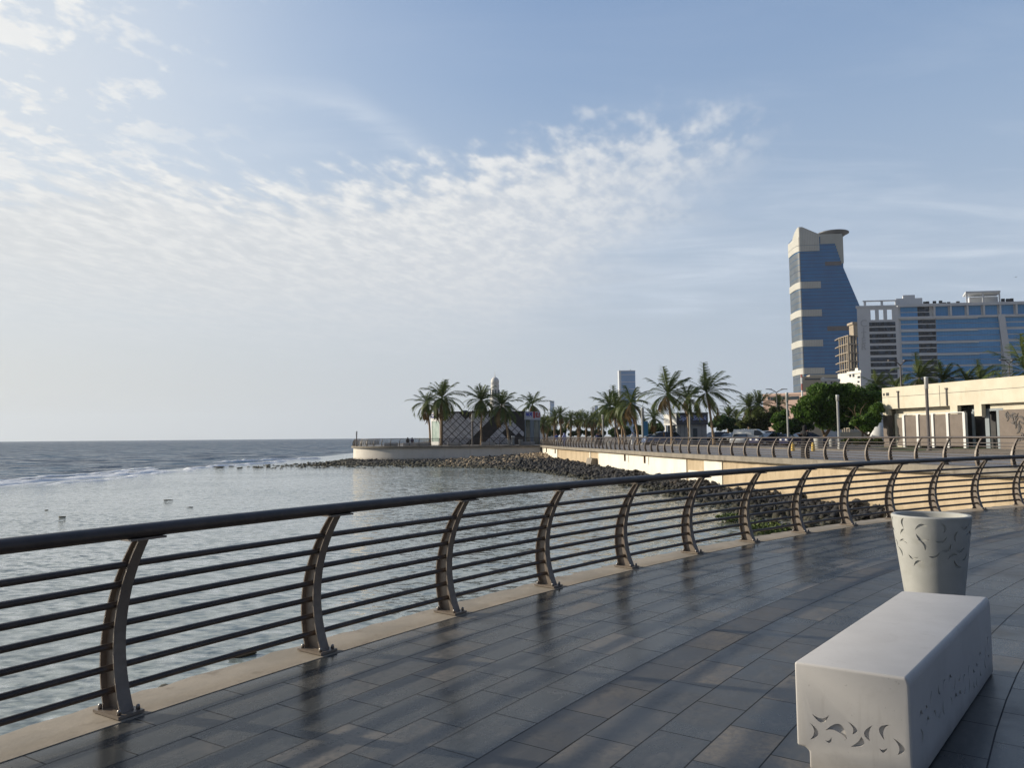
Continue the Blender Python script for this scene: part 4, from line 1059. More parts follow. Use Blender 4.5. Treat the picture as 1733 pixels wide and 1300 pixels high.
def squiggles(f, u0, u1, z0, z1, n, mi_, mb, w=-.19, seed=1):
    rs = random.Random(seed); du = (u1 - u0) / n
    for i in range(n):
        a = u0 + i * du; k = rs.randint(0, 3); t = (z1 - z0)
        f.box(mb, a + du * .1, a + du * .32, z0 + t * rs.choice((0, .1, .3)), z1 - t * rs.choice((0, .05, .2)), w, w + .05, mi_)
        if k != 1: f.box(mb, a + du * .34, a + du * .84, z0 + t * .02, z0 + t * .24, w, w + .05, mi_)
        if k > 1: f.box(mb, a + du * .34, a + du * .84, z0 + t * .7, z0 + t * .92, w, w + .05, mi_)
        if k in (1, 3): f.box(mb, a + du * .62, a + du * .84, z0 + t * .26, z0 + t * .68, w, w + .05, mi_)
mb = MB(); squiggles(fl_, .25, 1.45, PZ + 4.98, PZ + 5.25, 4, 0, mb, seed=3); squiggles(fl_, .25, 1.45, PZ + 4.55, PZ + 4.82, 4, 0, mb, seed=4); squiggles(fl_, 2.2, LL - .3, PZ + 4.98, PZ + 5.25, 4, 0, mb, seed=5); squiggles(fl_, 2.2, LL - .3, PZ + 4.55, PZ + 4.82, 4, 0, mb, seed=6)
squiggles(fl_, 1.5, 2.15, PZ + 4.6, PZ + 5.3, 2, 1, mb, seed=7); fobj(fl_, 'sign_lettering', [M_BLUEL, M_REDL], pav, mb, A_)
fr_ = Face(C_, D_); LR = fr_.L
mb = MB(); fr_.box(mb, 0, LR, PZ + 4.1, PT + .1, -.12, .05); fobj(fr_, 'sign_board', M_LPANEL, pav, mb, A_)
mb = MB(); fr_.box(mb, .25, 1.55, PZ + .1, PZ + 4.0, -.06, .0); fr_.box(mb, 2.75, LR - .5, PZ + .1, PZ + 4.0, -.06, .0); split_loose(fobj(fr_, 'glazing', pm('shaded_glass', srgb(70, 80, 62), srgb(96, 104, 92), 1.2, .1, spec=.7), pav, mb, A_))
mb = MB()
for u in (0.0, 1.6, 2.6, LR - .4): fr_.box(mb, u, u + .2 if u != 1.6 else u + .95, PZ, PZ + 4.09, -.10, .0)
split_loose(fobj(fr_, 'pier', M_GREYF, pav, mb, A_))
mb = MB(); squiggles(fr_, .25, 2.2, PZ + 4.65, PZ + 5.4, 5, 0, mb, -.17, 8); fr_.box(mb, 2.55, 3.15, PZ + 4.4, PZ + 5.5, -.17, -.12, 1); squiggles(fr_, 3.35, LR - .15, PZ + 4.5, PZ + 5.4, 4, 1, mb, -.17, 9)
fobj(fr_, 'sign_lettering', [M_BLUEL, M_REDL], pav, mb, A_)
mb = MB(); mb.box(-8.6, -7.7, 131, 132, PT, PT + .45); mb.box(-6.9, -6.5, 131, 132, PT, PT + .35); mb.box(-5.5, -3.2, 134, 136, PT, PT + .4); split_loose(loc(mb.build('roof_unit', M_GREYF, pav)))

# ------------------------------------------------------------------ dark kiosk with the script sign
k0, k1 = AT(1146, 740, 110), AT(1199, 740, 110)
kf = Face((k0.x, 110), (k1.x, 110)); kio = kf.root('kiosk', 'small grey kiosk with a dark sign band and blue script lettering behind palm trunks', 'kiosk'); KL = kf.L
M_KWALL = pm('kiosk_wall', srgb(164, 162, 160), srgb(178, 176, 174), 1.5, .6); M_KDARK = pm('kiosk_sign_band', srgb(92, 92, 98), srgb(104, 104, 110), 2, .6)
mb = MB(); kf.box(mb, .25, KL - .15, LZ - .1, LZ + 2.75, .25, 4.5); fobj(kf, 'wall', M_KWALL, kio, mb, (k0.x, 110))
mb = MB(); kf.box(mb, 0, KL, LZ + 2.75, LZ + 4.35, 0, 4.9)
fobj(kf, 'sign_band', M_KDARK, kio, mb, (k0.x, 110))
mb = MB(); kf.box(mb, -.05, KL + .05, LZ + 4.35, LZ + 4.50, -.05, 4.95); fobj(kf, 'roof_edge', M_DARK, kio, mb, (k0.x, 110))
mb = MB(); kf.box(mb, KL * .52, KL * .66, LZ, LZ + 2.25, .2, .26); fobj(kf, 'door', pm('kiosk_door', srgb(72, 80, 84), srgb(84, 92, 96), 2, .5), kio, mb, (k0.x, 110))
mb = MB()
for zz_ in (2.95, 3.25, 3.55, 3.85, 4.15): kf.box(mb, .01, KL - .01, LZ + zz_, LZ + zz_ + .03, -.012, .0)
for u in (.5, 1.1, 1.7, 3.6): kf.box(mb, u, u + .03, LZ + .1, LZ + 2.7, .235, .25)
fobj(kf, 'panel_joint', M_DARK, kio, mb, (k0.x, 110))
kl = Face((k0.x - 1.3, 112.8), (k0.x, 110.1)); mb = MB(); kl.box(mb, 0, kl.L, LZ + 2.75, LZ + 4.35, -.02, .3, 0); kl.box(mb, .1, .3, LZ, LZ + 2.75, .1, .3); kl.box(mb, kl.L - .4, kl.L - .1, LZ, LZ + 2.75, .1, .3)
fobj(kl, 'side_front', M_WHITEP, kio, mb, (k0.x, 110))
mb = MB(); kl.box(mb, .32, kl.L - .42, LZ + .9, LZ + 2.7, .35, .4); fobj(kl, 'serving_window', M_GLASSD, kio, mb, (k0.x, 110))
def textobj(name, body, size, parent, locv, rot, mat, shear=0.0, extr=.02, space=1.0, bold=0.0):
    cu = D.curves.new(name, 'FONT'); cu.body = body; cu.size = size; cu.shear = shear; cu.extrude = extr; cu.space_character = space; cu.offset = bold; cu.materials.append(mat); cu.align_x = 'CENTER'
    tmp = D.objects.new(name, cu); COL.objects.link(tmp); bpy.context.view_layer.update()
    me = D.meshes.new_from_object(tmp.evaluated_get(bpy.context.evaluated_depsgraph_get())); D.objects.remove(tmp)
    me.materials.clear(); me.materials.append(mat)
    o = link(name, me, parent); o.location = locv; o.rotation_euler = rot; return o
textobj('sign_lettering', 'Sip & Snack', .86, kio, (KL * .5, -.06, LZ + 3.42), (PI / 2, 0, 0), pm('sign_blue', srgb(196, 206, 255), None, rough=.4), .32, .02, .98, .008)

# ------------------------------------------------------------------ long cream building on the right
rf = Face((35.9, 74.5), (42.6, 46.0)); rb = rf.root('service_building', 'long cream building with taupe base, white posts and a high parapet on the right', 'building'); RO = (35.9, 74.5)
def rpx(X, Y): return (1480 + X / 6.85, 640 + Y / 6.85)
u0, zt = rf.uz(*rpx(92, 118)); zb = LZ - .05; ZT = zt
zlow = rf.uz(*rpx(95, 437))[1]; ze = rf.L
uA = rf.uz(*rpx(165, 500))[0]; uA2 = rf.uz(*rpx(875, 340))[0]; zA = rf.uz(*rpx(165, 360))[1]
uB, uB2 = rf.uz(*rpx(960, 350))[0], rf.uz(*rpx(1155, 350))[0]; zB = rf.uz(*rpx(1060, 312))[1]
uC = rf.uz(*rpx(1240, 350))[0]; zC = rf.uz(*rpx(1240, 300))[1]; zP = rf.uz(*rpx(1060, 405))[1]
mb = MB(); zA = min(zA, zB)
rf.box(mb, 0, ze, max(zA, zB) , ZT, 0, .4); rf.box(mb, 0, uA, zlow, max(zA, zB), 0, .4); rf.box(mb, uA2, uB, zP - .3, max(zA, zB), 0, .4); rf.box(mb, uB2, uC, zP - .3, max(zA, zB), 0, .4)
rf.box(mb, uA, uA2, zP - 1.2, max(zA, zB), .8, 1.1); rf.box(mb, 0, ze, ZT - .5, ZT - .05, .45, 8)
fobj(rf, 'wall', M_CREAM, rb, mb, RO)
mb = MB(); rf.box(mb, 0, uA, zb, zlow, -.02, .4); rf.box(mb, rf.uz(*rpx(1432, 500))[0], ze, zb, zP + .12, .1, .5); split_loose(fobj(rf, 'taupe_base', M_TAUPE, rb, mb, RO))
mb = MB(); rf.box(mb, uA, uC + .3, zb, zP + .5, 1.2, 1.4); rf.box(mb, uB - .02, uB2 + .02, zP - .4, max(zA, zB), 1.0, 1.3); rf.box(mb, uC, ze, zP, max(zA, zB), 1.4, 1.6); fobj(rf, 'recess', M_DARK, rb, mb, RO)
mb = MB()
for k in range(7): rf.box(mb, uC + .35, ze, zP + .15 + k * (zC - zP - .1) / 7, zP + .23 + k * (zC - zP - .1) / 7, .5 + .02, .9)
fobj(rf, 'louvre', M_CREAM, rb, mb, RO)
ud0, ud1 = rf.uz(*rpx(205, 500))[0], rf.uz(*rpx(335, 500))[0]; zd = rf.uz(*rpx(260, 415))[1]
mb = MB(); rf.box(mb, ud0, ud1, zb + .05, zd, .3, .4); fobj(rf, 'door', M_CREAM, rb, mb, RO)
mb = MB(); rf.box(mb, (ud0 + ud1) / 2 - .2, (ud0 + ud1) / 2 + .2, zd - .55, zd - .38, .28, .3); us_ = rf.uz(*rpx(130, 190)); rf.box(mb, us_[0] - .35, us_[0] - .12, us_[1] - .12, us_[1] + .12, -.02, 0); rf.box(mb, us_[0] + .05, us_[0] + .45, us_[1] - .15, us_[1] + .15, -.02, 0); split_loose(fobj(rf, 'small_plate', M_DARK, rb, mb, RO))
posts_u = [rf.uz(*rpx(X, 600))[0] for X in (352, 515, 690, 864, 1057)]
mb = MB()
for a, b2 in zip(posts_u, posts_u[1:]): rf.box(mb, a + .1, b2 - .1, zb + .15, zP - .05, -.06, .05)
rf.box(mb, posts_u[0] - .9, posts_u[0] - .1, zb + .15, zP - .3, -.06, .05)
split_loose(fobj(rf, 'cladding_panel', M_TAUPE, rb, mb, RO))
mb = MB()
for a in posts_u: rf.box(mb, a - .13, a + .13, zb, zP + .04, -.16, .1)
rf.box(mb, posts_u[0], posts_u[-1], zP + .041, zP + .12, -.1, .06); split_loose(fobj(rf, 'white_post', M_WHITEP, rb, mb, RO))
mb = MB(); e = posts_u[-1]
for X0, X1 in ((1075, 1100), (1228, 1275), (1410, 1430)):
    a, c = rf.uz(*rpx(X0, 600))[0], rf.uz(*rpx(X1, 600))[0]; rf.box(mb, a, c, zb, zP + .1, .5, .62)
a, c = rf.uz(*rpx(1075, 400))[0], rf.uz(*rpx(1430, 400))[0]; rf.box(mb, a, c, zP + .101, zP + .3, .5, .62); rf.box(mb, c - .25, c, zb, zP + .1, .1, .495); split_loose(fobj(rf, 'grey_frame', M_GREYF, rb, mb, RO))
mb = MB()
for X in (275, 836): a, z_ = rf.uz(*rpx(X, 165 if X == 275 else 130)); z2 = rf.uz(*rpx(X, 350 if X == 275 else 320))[1]; rf.box(mb, a - .06, a + .06, z2, z_, -.08, 0); rf.box(mb, a - .11, a + .11, z_, z_ + .12, -.12, 0)
a, z_ = rf.uz(*rpx(750, 85)); rf.box(mb, a - .02, a + .02, max(zA, zB), z_, -.012, 0); z_ = rf.uz(*rpx(600, 190))[1]; rf.box(mb, 0, ze, z_ - .018, z_ + .018, -.010, .0)
split_loose(fobj(rf, 'pipe', M_CHAR, rb, mb, RO))
# leaf relief on the taupe wall at the far right
mb = MB(); rr = random.Random(4)
for i, (X, Y) in enumerate(((1530, 430), (1560, 410), (1600, 440), (1560, 470), (1520, 460), (1600, 500), (1640, 470), (1650, 520), (1600, 540), (1660, 560), (1690, 540), (1640, 590), (1690, 660), (1660, 690), (1700, 690), (1710, 500), (1680, 480), (1620, 420))):
    a, z_ = rf.uz(*rpx(X, Y)); ol = cres_local((a, z_), rr.uniform(0, 6.28), rr.uniform(.5, .8), .4); n = len(ol)
    vs_ = [rf.M @ Vector((q.x, .06, q.y)) for q in ol] + [rf.M @ Vector((q.x, .1, q.y)) for q in ol]; mb.add(vs_, [tuple(range(n)), tuple(range(n, 2 * n))[::-1]] + [(k, n + k, n + (k + 1) % n, (k + 1) % n) for k in range(n)])
fobj(rf, 'leaf_relief', M_CHAR, rb, mb, RO)
# back wall and left end wall
mb = MB(); rf.box(mb, 0, ze, zb, ZT - .6, 8.0, 8.3); rf.box(mb, 0, .35, zb, ZT - .1, .45, 8.0); fobj(rf, 'back_wall', M_CREAM, rb, mb, RO)

# ------------------------------------------------------------------ curved glass tower
M_TGLASS = pm('tower_blue_glass', srgb(0, 98, 156), srgb(4, 110, 170), .05, .15, spec=.3)
nt = M_TGLASS.node_tree; b = nt.nodes['Principled BSDF']; v = objco(nt); x, y, z = sep(nt, v)
ln = (z / 4.05).f('FRACT').smooth(.16, .08) ; ln2 = (x / 3.0).f('FRACT').smooth(.05, .02)
setin(nt, b.inputs['Base Color'], mixc(nt, (ln * .9 + ln2 * .12).clamp(), S(nt, b.inputs['Base Color'].links[0].from_socket), srgb(8, 44, 92)))
M_TCREAM = pm('tower_cream_cladding', srgb(180, 179, 171), srgb(190, 189, 181), .08, .6)
M_TGREY = pm('tower_grey_cladding', srgb(158, 158, 150), srgb(170, 170, 162), .08, .6)
nt = M_TCREAM.node_tree; b = nt.nodes['Principled BSDF']; v = objco(nt); x, y, z = sep(nt, v)
setin(nt, b.inputs['Base Color'], mixc(nt, ((x + y) / 1.6).f('FRACT').smooth(.22, .10) * .55, S(nt, b.inputs['Base Color'].links[0].from_socket), srgb(120, 114, 100)))
M_TSIDE = pm('tower_grey_curtain', srgb(66, 76, 86), srgb(80, 90, 100), .1, .5)
TY = 860
tA, tB = AT(1360, 600, TY), AT(1460, 600, TY - 7)
tf = Face((tA.x, tA.y), (tB.x, tB.y)); tw = tf.root('glass_tower', 'tall blue glass tower with cream bands, sloping right side and round disc on top', 'tower'); TO = (tA.x, tA.y)
def T6(X, Y): return tf.uz(1330 + X / 8.664, 370 + Y / 8.664)
def T3(X, Y): return tf.uz(1300 + X / 4.002, 360 + Y / 4.002)
zs_r = [T3(*p) for p in ((502, 150), (510, 372), (560, 490), (620, 630), (700, 830), (800, 1080), (830, 1200))]      # right outline (u, z)
def uR(z):
    zz_ = [q[1] for q in zs_r][::-1]; uu = [q[0] for q in zs_r][::-1]; return float(np.interp(z, zz_, uu))
ztop = T6(500, 236)[1]; RXL = abs(T6(160, 600)[0]); RYB = 17.0; TD = 34.0
def ring(z, uo=0.0, ur=None):
    pts_ = [(-RXL * math.sin(a) - uo * math.sin(a), RYB * (1 - math.cos(a)) - uo * math.cos(a)) for a in [i / 10 * PI / 2 for i in range(11)]]
    ur = uR(z) if ur is None else ur
    return [(ur, -uo), *pts_, (-RXL, TD), (ur, TD)]
def loft(zl, mb, mi=0, uo=0.0, ur=None):
    o = len(mb.v); n = 0
    for z in zl:
        r = ring(z, uo, ur); n = len(r); mb.v += [tuple(tf.M @ Vector((u, w_, z))) for u, w_ in r]
    for i in range(len(zl) - 1):
        for k in range(n): a, c = o + i * n + k, o + i * n + (k + 1) % n; mb.f.append((a, c, c + n, a + n)); mb.m.append(mi)
    mb.f += [tuple(o + k for k in range(n)), tuple(o + (len(zl) - 1) * n + k for k in range(n))[::-1]]; mb.m += [mi, mi]
mb = MB(); zl = sorted({0.0, ztop} | {q[1] for q in zs_r if 0 < q[1] < ztop}); loft(zl, mb); fobj(tf, 'glass_body', M_TGLASS, tw, mb, TO)
# grey curtain on the rounded left end, split by floor lines
def endband(z0, z1, uo, ur_end, mb):                    # wraps the rounded end and runs along the front to u = ur_end
    pr = [(ur_end, -uo)] + [(-RXL * math.sin(a) - uo * math.sin(a), RYB * (1 - math.cos(a)) - uo * math.cos(a)) for a in [i / 10 * PI / 2 for i in range(11)]] + [(-RXL - uo, TD)]
    pr2 = [(u, w_ + .5) if i == 0 else (u * .9, w_ + .5) for i, (u, w_) in enumerate(pr)]
    o = len(mb.v); n = len(pr)
    for z in (z0, z1): mb.v += [tuple(tf.M @ Vector((u, w_, z))) for u, w_ in pr]
    for k in range(n - 1): mb.f.append((o + k, o + k + 1, o + n + k + 1, o + n + k)); mb.m.append(0)
    mb.v += [tuple(tf.M @ Vector((u, w_, z))) for z in (z0, z1) for u, w_ in pr2]
    for k in range(n - 1):
        mb.f.append((o + n + k, o + n + k + 1, o + 3 * n + k + 1, o + 3 * n + k)); mb.f.append((o + k, o + 2 * n + k, o + 2 * n + k + 1, o + k + 1)); mb.m += [0, 0]
    mb.f.append((o, o + n, o + 3 * n, o + 2 * n)); mb.m.append(0)
mb = MB(); nfl = 28; zlo = 8.0; zhi = T3(250, 265)[1]
for k in range(nfl):
    z0 = zlo + (zhi - zlo) * k / nfl; z1 = zlo + (zhi - zlo) * (k + 1) / nfl - .5; endband(z0, z1, .25, -.01, mb)
fobj(tf, 'end_curtain', M_TSIDE, tw, mb, TO)
mb = MB()
for (Xr, Y0, Y1) in ((355, 465, 510), (362, 655, 700), (370, 860, 905), (380, 1050, 1092)):
    ue, z1 = T3(Xr, Y0); z0 = T3(Xr, Y1)[1]; endband(z0, z1, .9, ue, mb)
ue, z1 = T6(488, 388); z0 = T6(488, 472)[1]; endband(z0, z1, .9, ue, mb)
z2 = T6(488, 236)[1]; endband(z1 + .4, z2 - 2, .9, ue, mb)
split_loose(fobj(tf, 'cream_band', M_TCREAM, tw, mb, TO))
# sloping crest on the left and the grey crown to the right of it
mb = MB(); uk, zk = T6(262, 122); ue, zv = T6(500, 236); r = [(ue, -.8)] + [(-RXL * math.sin(a), RYB * (1 - math.cos(a)) - .8 * math.cos(a)) for a in [i / 10 * PI / 2 for i in range(11)]] + [(-RXL, TD * .7), (ue, TD * .7)]
n = len(r); tops = [max(zv, zk - max(0, (u - 1.5)) * (zk - zv) / (ue - 1.5)) if w_ < 1 and u > -.5 else zk - min(1, max(0, w_) / RYB) ** 1.2 * 10 for u, w_ in r]; tops[0] = zv; tops[-1] = zv - 4; tops[-2] = zk - 16
mb.add([tf.M @ Vector((u, w_, z2 - 2.2)) for u, w_ in r] + [tf.M @ Vector((u, w_, z)) for (u, w_), z in zip(r, tops)], [(k, (k + 1) % n, n + (k + 1) % n, n + k) for k in range(n)] + [tuple(range(n)), tuple(range(n, 2 * n))[::-1]])
uu_, zz_ = T6(262, 236); mb.v += [tuple(tf.M @ Vector(q)) for q in ((0, -.85, z2 - 2.1), (ue, -.85, z2 - 2.1), (ue, -.85, zv), (3.0, -.85, zk - .1), (0, -.85, zk - .1))]; o = len(mb.v) - 5; mb.f.append((o, o + 1, o + 2, o + 3, o + 4)); mb.m.append(0)
fobj(tf, 'crest', M_TCREAM, tw, mb, TO)
mb = MB(); u1_, z1_ = T6(822, 250); u0_, z0_ = T6(495, 372)
tf.box(mb, ue + .05, u1_, z0_, ztop + .3, -.7, TD)
for k in range(9):                                     # stepped grey edge at the upper right
    Y = 262 + k * 44; ul = T6(690 + k * 15, Y)[0]; zA_, zB_ = T6(700, Y)[1], T6(700, Y + 44)[1]; ur_ = uR((zA_ + zB_) / 2); tf.box(mb, min(ul, ur_ - .8), ur_ + .4, zB_, zA_, -.72 - .02 * k, 3)
fobj(tf, 'grey_crown', M_TGREY, tw, mb, TO)
mb = MB()
for (X0, X1, Y0, Y1) in ((385, 497, 332, 354), (400, 585, 770, 796)):
    (a, zA_), (c, zB_) = T3(X0, Y0), T3(X1, Y1); tf.box(mb, a, c, zB_, zA_, -.5, .3)
split_loose(fobj(tf, 'louvre_strip', pm('brown_louvre', srgb(84, 76, 76), srgb(96, 88, 86), .2, .7), tw, mb, TO))
ud, zd_ = T6(742, 178); mb = MB(); cpt = tf.M @ Vector((ud, 14, 0)); R1 = 17.3
mb.lathe([(1.0, zd_ - 9), (8, zd_ - 6.0), (R1 - 1.5, zd_ - .4), (R1, zd_), (R1, zd_ + .9), (R1 - .6, zd_ + 1.2)], 48, (cpt.x, cpt.y, 0)); fobj(tf, 'helipad_disc', pm('disc_grey', srgb(66, 69, 74), srgb(80, 83, 88), .1, .5), tw, mb, TO)
mb = MB(); tf.box(mb, 2, uR(40) + 30, -2, T3(300, 1105)[1], -14, 30); pu = thing('tower_podium', 'low beige podium below the blue glass tower', 'building', (tA.x, tA.y, 0)); o = fobj(tf, 'wall', pm('podium_beige', srgb(176, 166, 146), srgb(186, 176, 156), .1, .8), pu, mb, TO)
mb = MB(); tf.box(mb, 6, 60, T3(300, 1105)[1] - 9, T3(300, 1105)[1] - 3.5, -14.3, -14.0); fobj(tf, 'window_band', M_TSIDE, pu, mb, TO)

# ------------------------------------------------------------------ hotel with banded glass
hA, hB = AT(1453, 600, 430), AT(1800, 600, 419)
hf = Face((hA.x, hA.y), (hB.x, hB.y), True); ho = hf.root('hotel', 'broad white hotel with blue glass bands and a tall blank left tower block', 'hotel'); HO = (hA.x, hA.y)
M_HW = pm('hotel_white_cladding', srgb(204, 206, 208), srgb(212, 214, 216), .12, .6)
M_HG = pm('hotel_blue_glass', srgb(96, 156, 208), srgb(110, 170, 222), .07, .15, spec=.3)
nt = M_HG.node_tree; b = nt.nodes['Principled BSDF']; v = objco(nt); x, y, z = sep(nt, v)
setin(nt, b.inputs['Base Color'], mixc(nt, (x / 1.5).f('FRACT').smooth(.10, .04) * .4, S(nt, b.inputs['Base Color'].links[0].from_socket), srgb(66, 108, 160)))
m, nt, b = new_mat('hotel_dark_glass'); v = objco(nt); x, y, z = sep(nt, v)
cell = nt.nodes.new('ShaderNodeTexWhiteNoise'); cell.noise_dimensions = '3D'; nt.links.new(comb(nt, (x / 1.6).f('FLOOR'), (z / 1.65).f('FLOOR'), 0.0).o, cell.inputs[0])
cv = S(nt, cell.outputs[0])
setin(nt, b.inputs['Base Color'], mixc(nt, cv, srgb(14, 18, 30), srgb(54, 66, 84))); setin(nt, b.inputs['Base Color'], mixc(nt, (x / 1.6).f('FRACT').smooth(.10, .04) * .5, mixc(nt, cv.smooth(.3, 1), srgb(14, 18, 30), srgb(60, 74, 92)), srgb(90, 96, 104))); b.inputs['Roughness'].default_value = .12
M_HD = m
def H3(X, Y): return hf.uz(1300 + X / 4.002, 360 + Y / 4.002)
def H8(X, Y): return hf.uz(1520 + X / 8.127, 490 + Y / 8.127)
zh1 = H3(700, 640)[1]; zh2 = H8(300, 205)[1]; ua = H3(888, 800)[0]; ue_ = hf.L
mb = MB(); hf.box(mb, ua, ue_, -2, zh2, 1.0, 26); zw0, zw1 = H3(750, 655)[1], H3(750, 724)[1]
hf.box(mb, 0, ua, -2, zw1, .6, 26)
us = [0] + [H3(X, 690)[0] for X in (694, 724, 750, 780, 806, 838)] + [ua]
for k in range(0, 8, 2): hf.box(mb, us[k], us[k + 1], zw1, zw0, .6, 2.2)
hf.box(mb, 0, ua, zw0, zh1, .6, 2.2)
fobj(hf, 'wall', M_HW, ho, mb, HO)
mb = MB(); per = (H8(0, 415)[1] - H8(0, 910)[1]) / 3; z0 = H8(0, 415)[1]
ul0, ul1 = H3(690, 900)[0], H3(868, 900)[0]; zt0 = H3(690, 742)[1]
for k in range(7):
    zt_ = zt0 - k * per * .985
    for d in (0, .445): hf.box(mb, ul0, ul1, zt_ - d * per - per * .33, zt_ - d * per, .45, .62)
split_loose(fobj(hf, 'dark_window_band', M_HD, ho, mb, HO))
mb, md_ = MB(), MB(); ug0 = H8(40, 500)[0]; ug1 = H8(525, 500)[0]; ug2 = H8(1395, 500)[0]; ug3 = H8(1470, 700)[0]
ud0_, ud1_ = H8(275, 500)[0], H8(515, 500)[0]
for k in range(8):
    zt_ = z0 + .18 * per - k * per
    for d in (0.18, .62):
        za, zb_ = zt_ - d * per, zt_ - d * per - .33 * per
        hf.box(mb, ug0, ud0_ , zb_, za, .7, 1.02); hf.box(md_, ud0_ + .05, ud1_, zb_, za, .72, 1.02)
        hf.box(mb, ud1_ + .3, ug2, zb_ - .04 * per, za + .02 * per, .55, 1.02); hf.box(mb, ug3, ue_, zb_, za, .7, 1.02)
zc0, zc1 = H8(700, 360)[1], H8(700, 228)[1]
for za, zb_ in ((zc0 + (zc1 - zc0) * .52, zc1), (zc0, zc0 + (zc1 - zc0) * .42)): hf.box(mb, ug0, H8(265, 300)[0], za, zb_, .7, 1.02); hf.box(md_, H8(268, 300)[0], H8(430, 300)[0], za, zb_, .72, 1.02)
colx = [H8(X, 290)[0] for X in (500, 725, 955, 1180, 1405, 1630, 1860)]
for a, c in zip(colx, colx[1:]): hf.box(mb, a + .4, c - 1.5, zc0, zc1, .9, 1.05)
split_loose(fobj(hf, 'blue_glass_band', M_HG, ho, mb, HO)); split_loose(fobj(hf, 'dark_window_band', M_HD, ho, md_, HO))
mb = MB()
for a in colx: hf.box(mb, a - .55, a + .45, zc0, zc1 + .05, -1.0, 1.0)
hf.box(mb, ua, ue_, zc1, zh2 + .2, -1.2, 1.0); hf.box(mb, ua, ue_, zc0 - 1.3, zc0 - .05, -.6, 1.0)
hf.box(mb, -.5, ua - 1, zh1, zh1 + 1.0, .2, 2.6)
uf = H8(1400, 500)[0]                                   # slightly leaning white fin
zf0 = 0; mb.add([hf.M @ Vector(q) for q in ((uf + 4.5, -1.4, zf0), (uf + 8.5, -1.4, zf0), (uf + 2.6, -1.4, zc0), (uf - .8, -1.4, zc0), (uf + 4.5, 1, zf0), (uf + 8.5, 1, zf0), (uf + 2.6, 1, zc0), (uf - .8, 1, zc0))], [(0, 1, 2, 3), (4, 7, 6, 5), (0, 4, 5, 1), (1, 5, 6, 2), (2, 6, 7, 3), (3, 7, 4, 0)])
for k in range(4):
    zt_ = z0 - (k + .02) * per; hf.box(mb, ug0, H8(1100, 500)[0], zt_ - .02 * per, zt_ + .14 * per, -.2, 1.0)
fobj(hf, 'white_trim', M_HW, ho, mb, HO)
mb = MB()
hf.box(mb, ua - 1, H8(340, 200)[0], zh2, zh2 + 4.0, 2, 16); hf.box(mb, H8(75, 200)[0], H8(240, 200)[0], zh2 + 4, zh2 + 6, 3, 12)
for X in (945, 1170, 1395): a = H8(X, 150)[0]; hf.box(mb, a - .4, a + .4, zh2, zh2 + 5.6, -.5, .5)
hf.box(mb, H8(930, 150)[0], H8(1410, 150)[0], zh2 + 5.6, zh2 + 6.5, -1, 12); hf.box(mb, H8(1000, 150)[0], H8(1400, 150)[0], zh2, zh2 + 4.4, 6, 14)
hf.box(mb, H3(640, 610)[0], H3(880, 610)[0], zh1 + 3.4, zh1 + 4.0, .8, 2.2)
for X in (655, 770, 870): a = H3(X, 610)[0]; hf.box(mb, a - .7, a + .7, zh1 + 1, zh1 + 3.4, 1, 2)
split_loose(fobj(hf, 'roof_structure', M_HW, ho, mb, HO))
mb = MB()
for X, hh in ((372, 3), (410, 3.2), (505, 3.4), (590, 3.6), (1455, 4), (1520, 3.8), (1575, 4.0), (640, 2), (700, 2.2), (830, 2.6)):
    a = H8(X, 150)[0]; hf.box(mb, a - .9, a + .9, zh2 + .1, zh2 + hh * .62, 2, 4)
split_loose(fobj(hf, 'roof_unit', M_DARK, ho, mb, HO))
# faint raised letters down the blank left block (the only ones that can be read)
mb = MB()
for k, (ch, Y) in enumerate((('T', 870), ('H', 905), ('E', 930), ('R', 965))): pass
M_HL = pm('hotel_letter_grey', srgb(182, 184, 187), None, rough=.6)
for ch, Y, sz in (('C', 770, 5.6), ('I', 815, 5.0), ('T', 848, 5.0), ('E', 885, 5.0), ('R', 928, 5.0)):
    a, z_ = H3(648, Y); p = hf.M @ Vector((a, .45, z_)); o = textobj('letter', ch, sz, ho, p, (PI / 2, 0, math.atan2(hf.t.y, hf.t.x)), M_HL, 0, .12)

# ------------------------------------------------------------------ unfinished concrete frame building
M_CONC = pm('raw_concrete', srgb(150, 138, 122), srgb(168, 156, 138), .3, .9)
cA = AT(1436, 600, 540); cl = AT(1420, 600, 556); crr = AT(1456, 600, 545)
cf = thing('unfinished_building', 'unfinished bare concrete frame building between the glass tower and the hotel', 'building', (cA.x, cA.y, 0))
ztc = AT(1436, 567, 540).z; nfl = 12; slabs, colsb, core_ = MB(), MB(), MB(); fa = Face((cA.x, cA.y), (crr.x, crr.y)); fb_ = Face((cl.x, cl.y), (cA.x, cA.y))
bk = fa.M @ Vector((0, 16, 0))
pl = [(cl.x - cA.x, cl.y - cA.y), (0, 0), (crr.x - cA.x, crr.y - cA.y), (crr.x - cA.x + 1, crr.y - cA.y + 20), (cl.x - cA.x + 3, cl.y - cA.y + 14)]
for k in range(nfl + 1):
    z = ztc * k / nfl; slabs.prism(pl, z - .5, z)
for i in range(5):
    for f, A2 in ((fb_, Vector((cl.x - cA.x, cl.y - cA.y, 0))), (fa, Vector((0, 0, 0)))):
        u = f.L * i / 4; p = A2 + f.M @ Vector((min(max(u, .4), f.L - .4), .5, 0)); colsb.box(p.x - .35, p.x + .35, p.y - .35, p.y + .35, 0, ztc - .5)
core_.box(2.5, crr.x - cA.x - 1.5, 6, 14, 0, ztc - .6)
split_loose(slabs.build('floor_slab', M_CONC, cf)); split_loose(colsb.build('column', M_CONC, cf)); core_.build('core', M_DARK, cf)
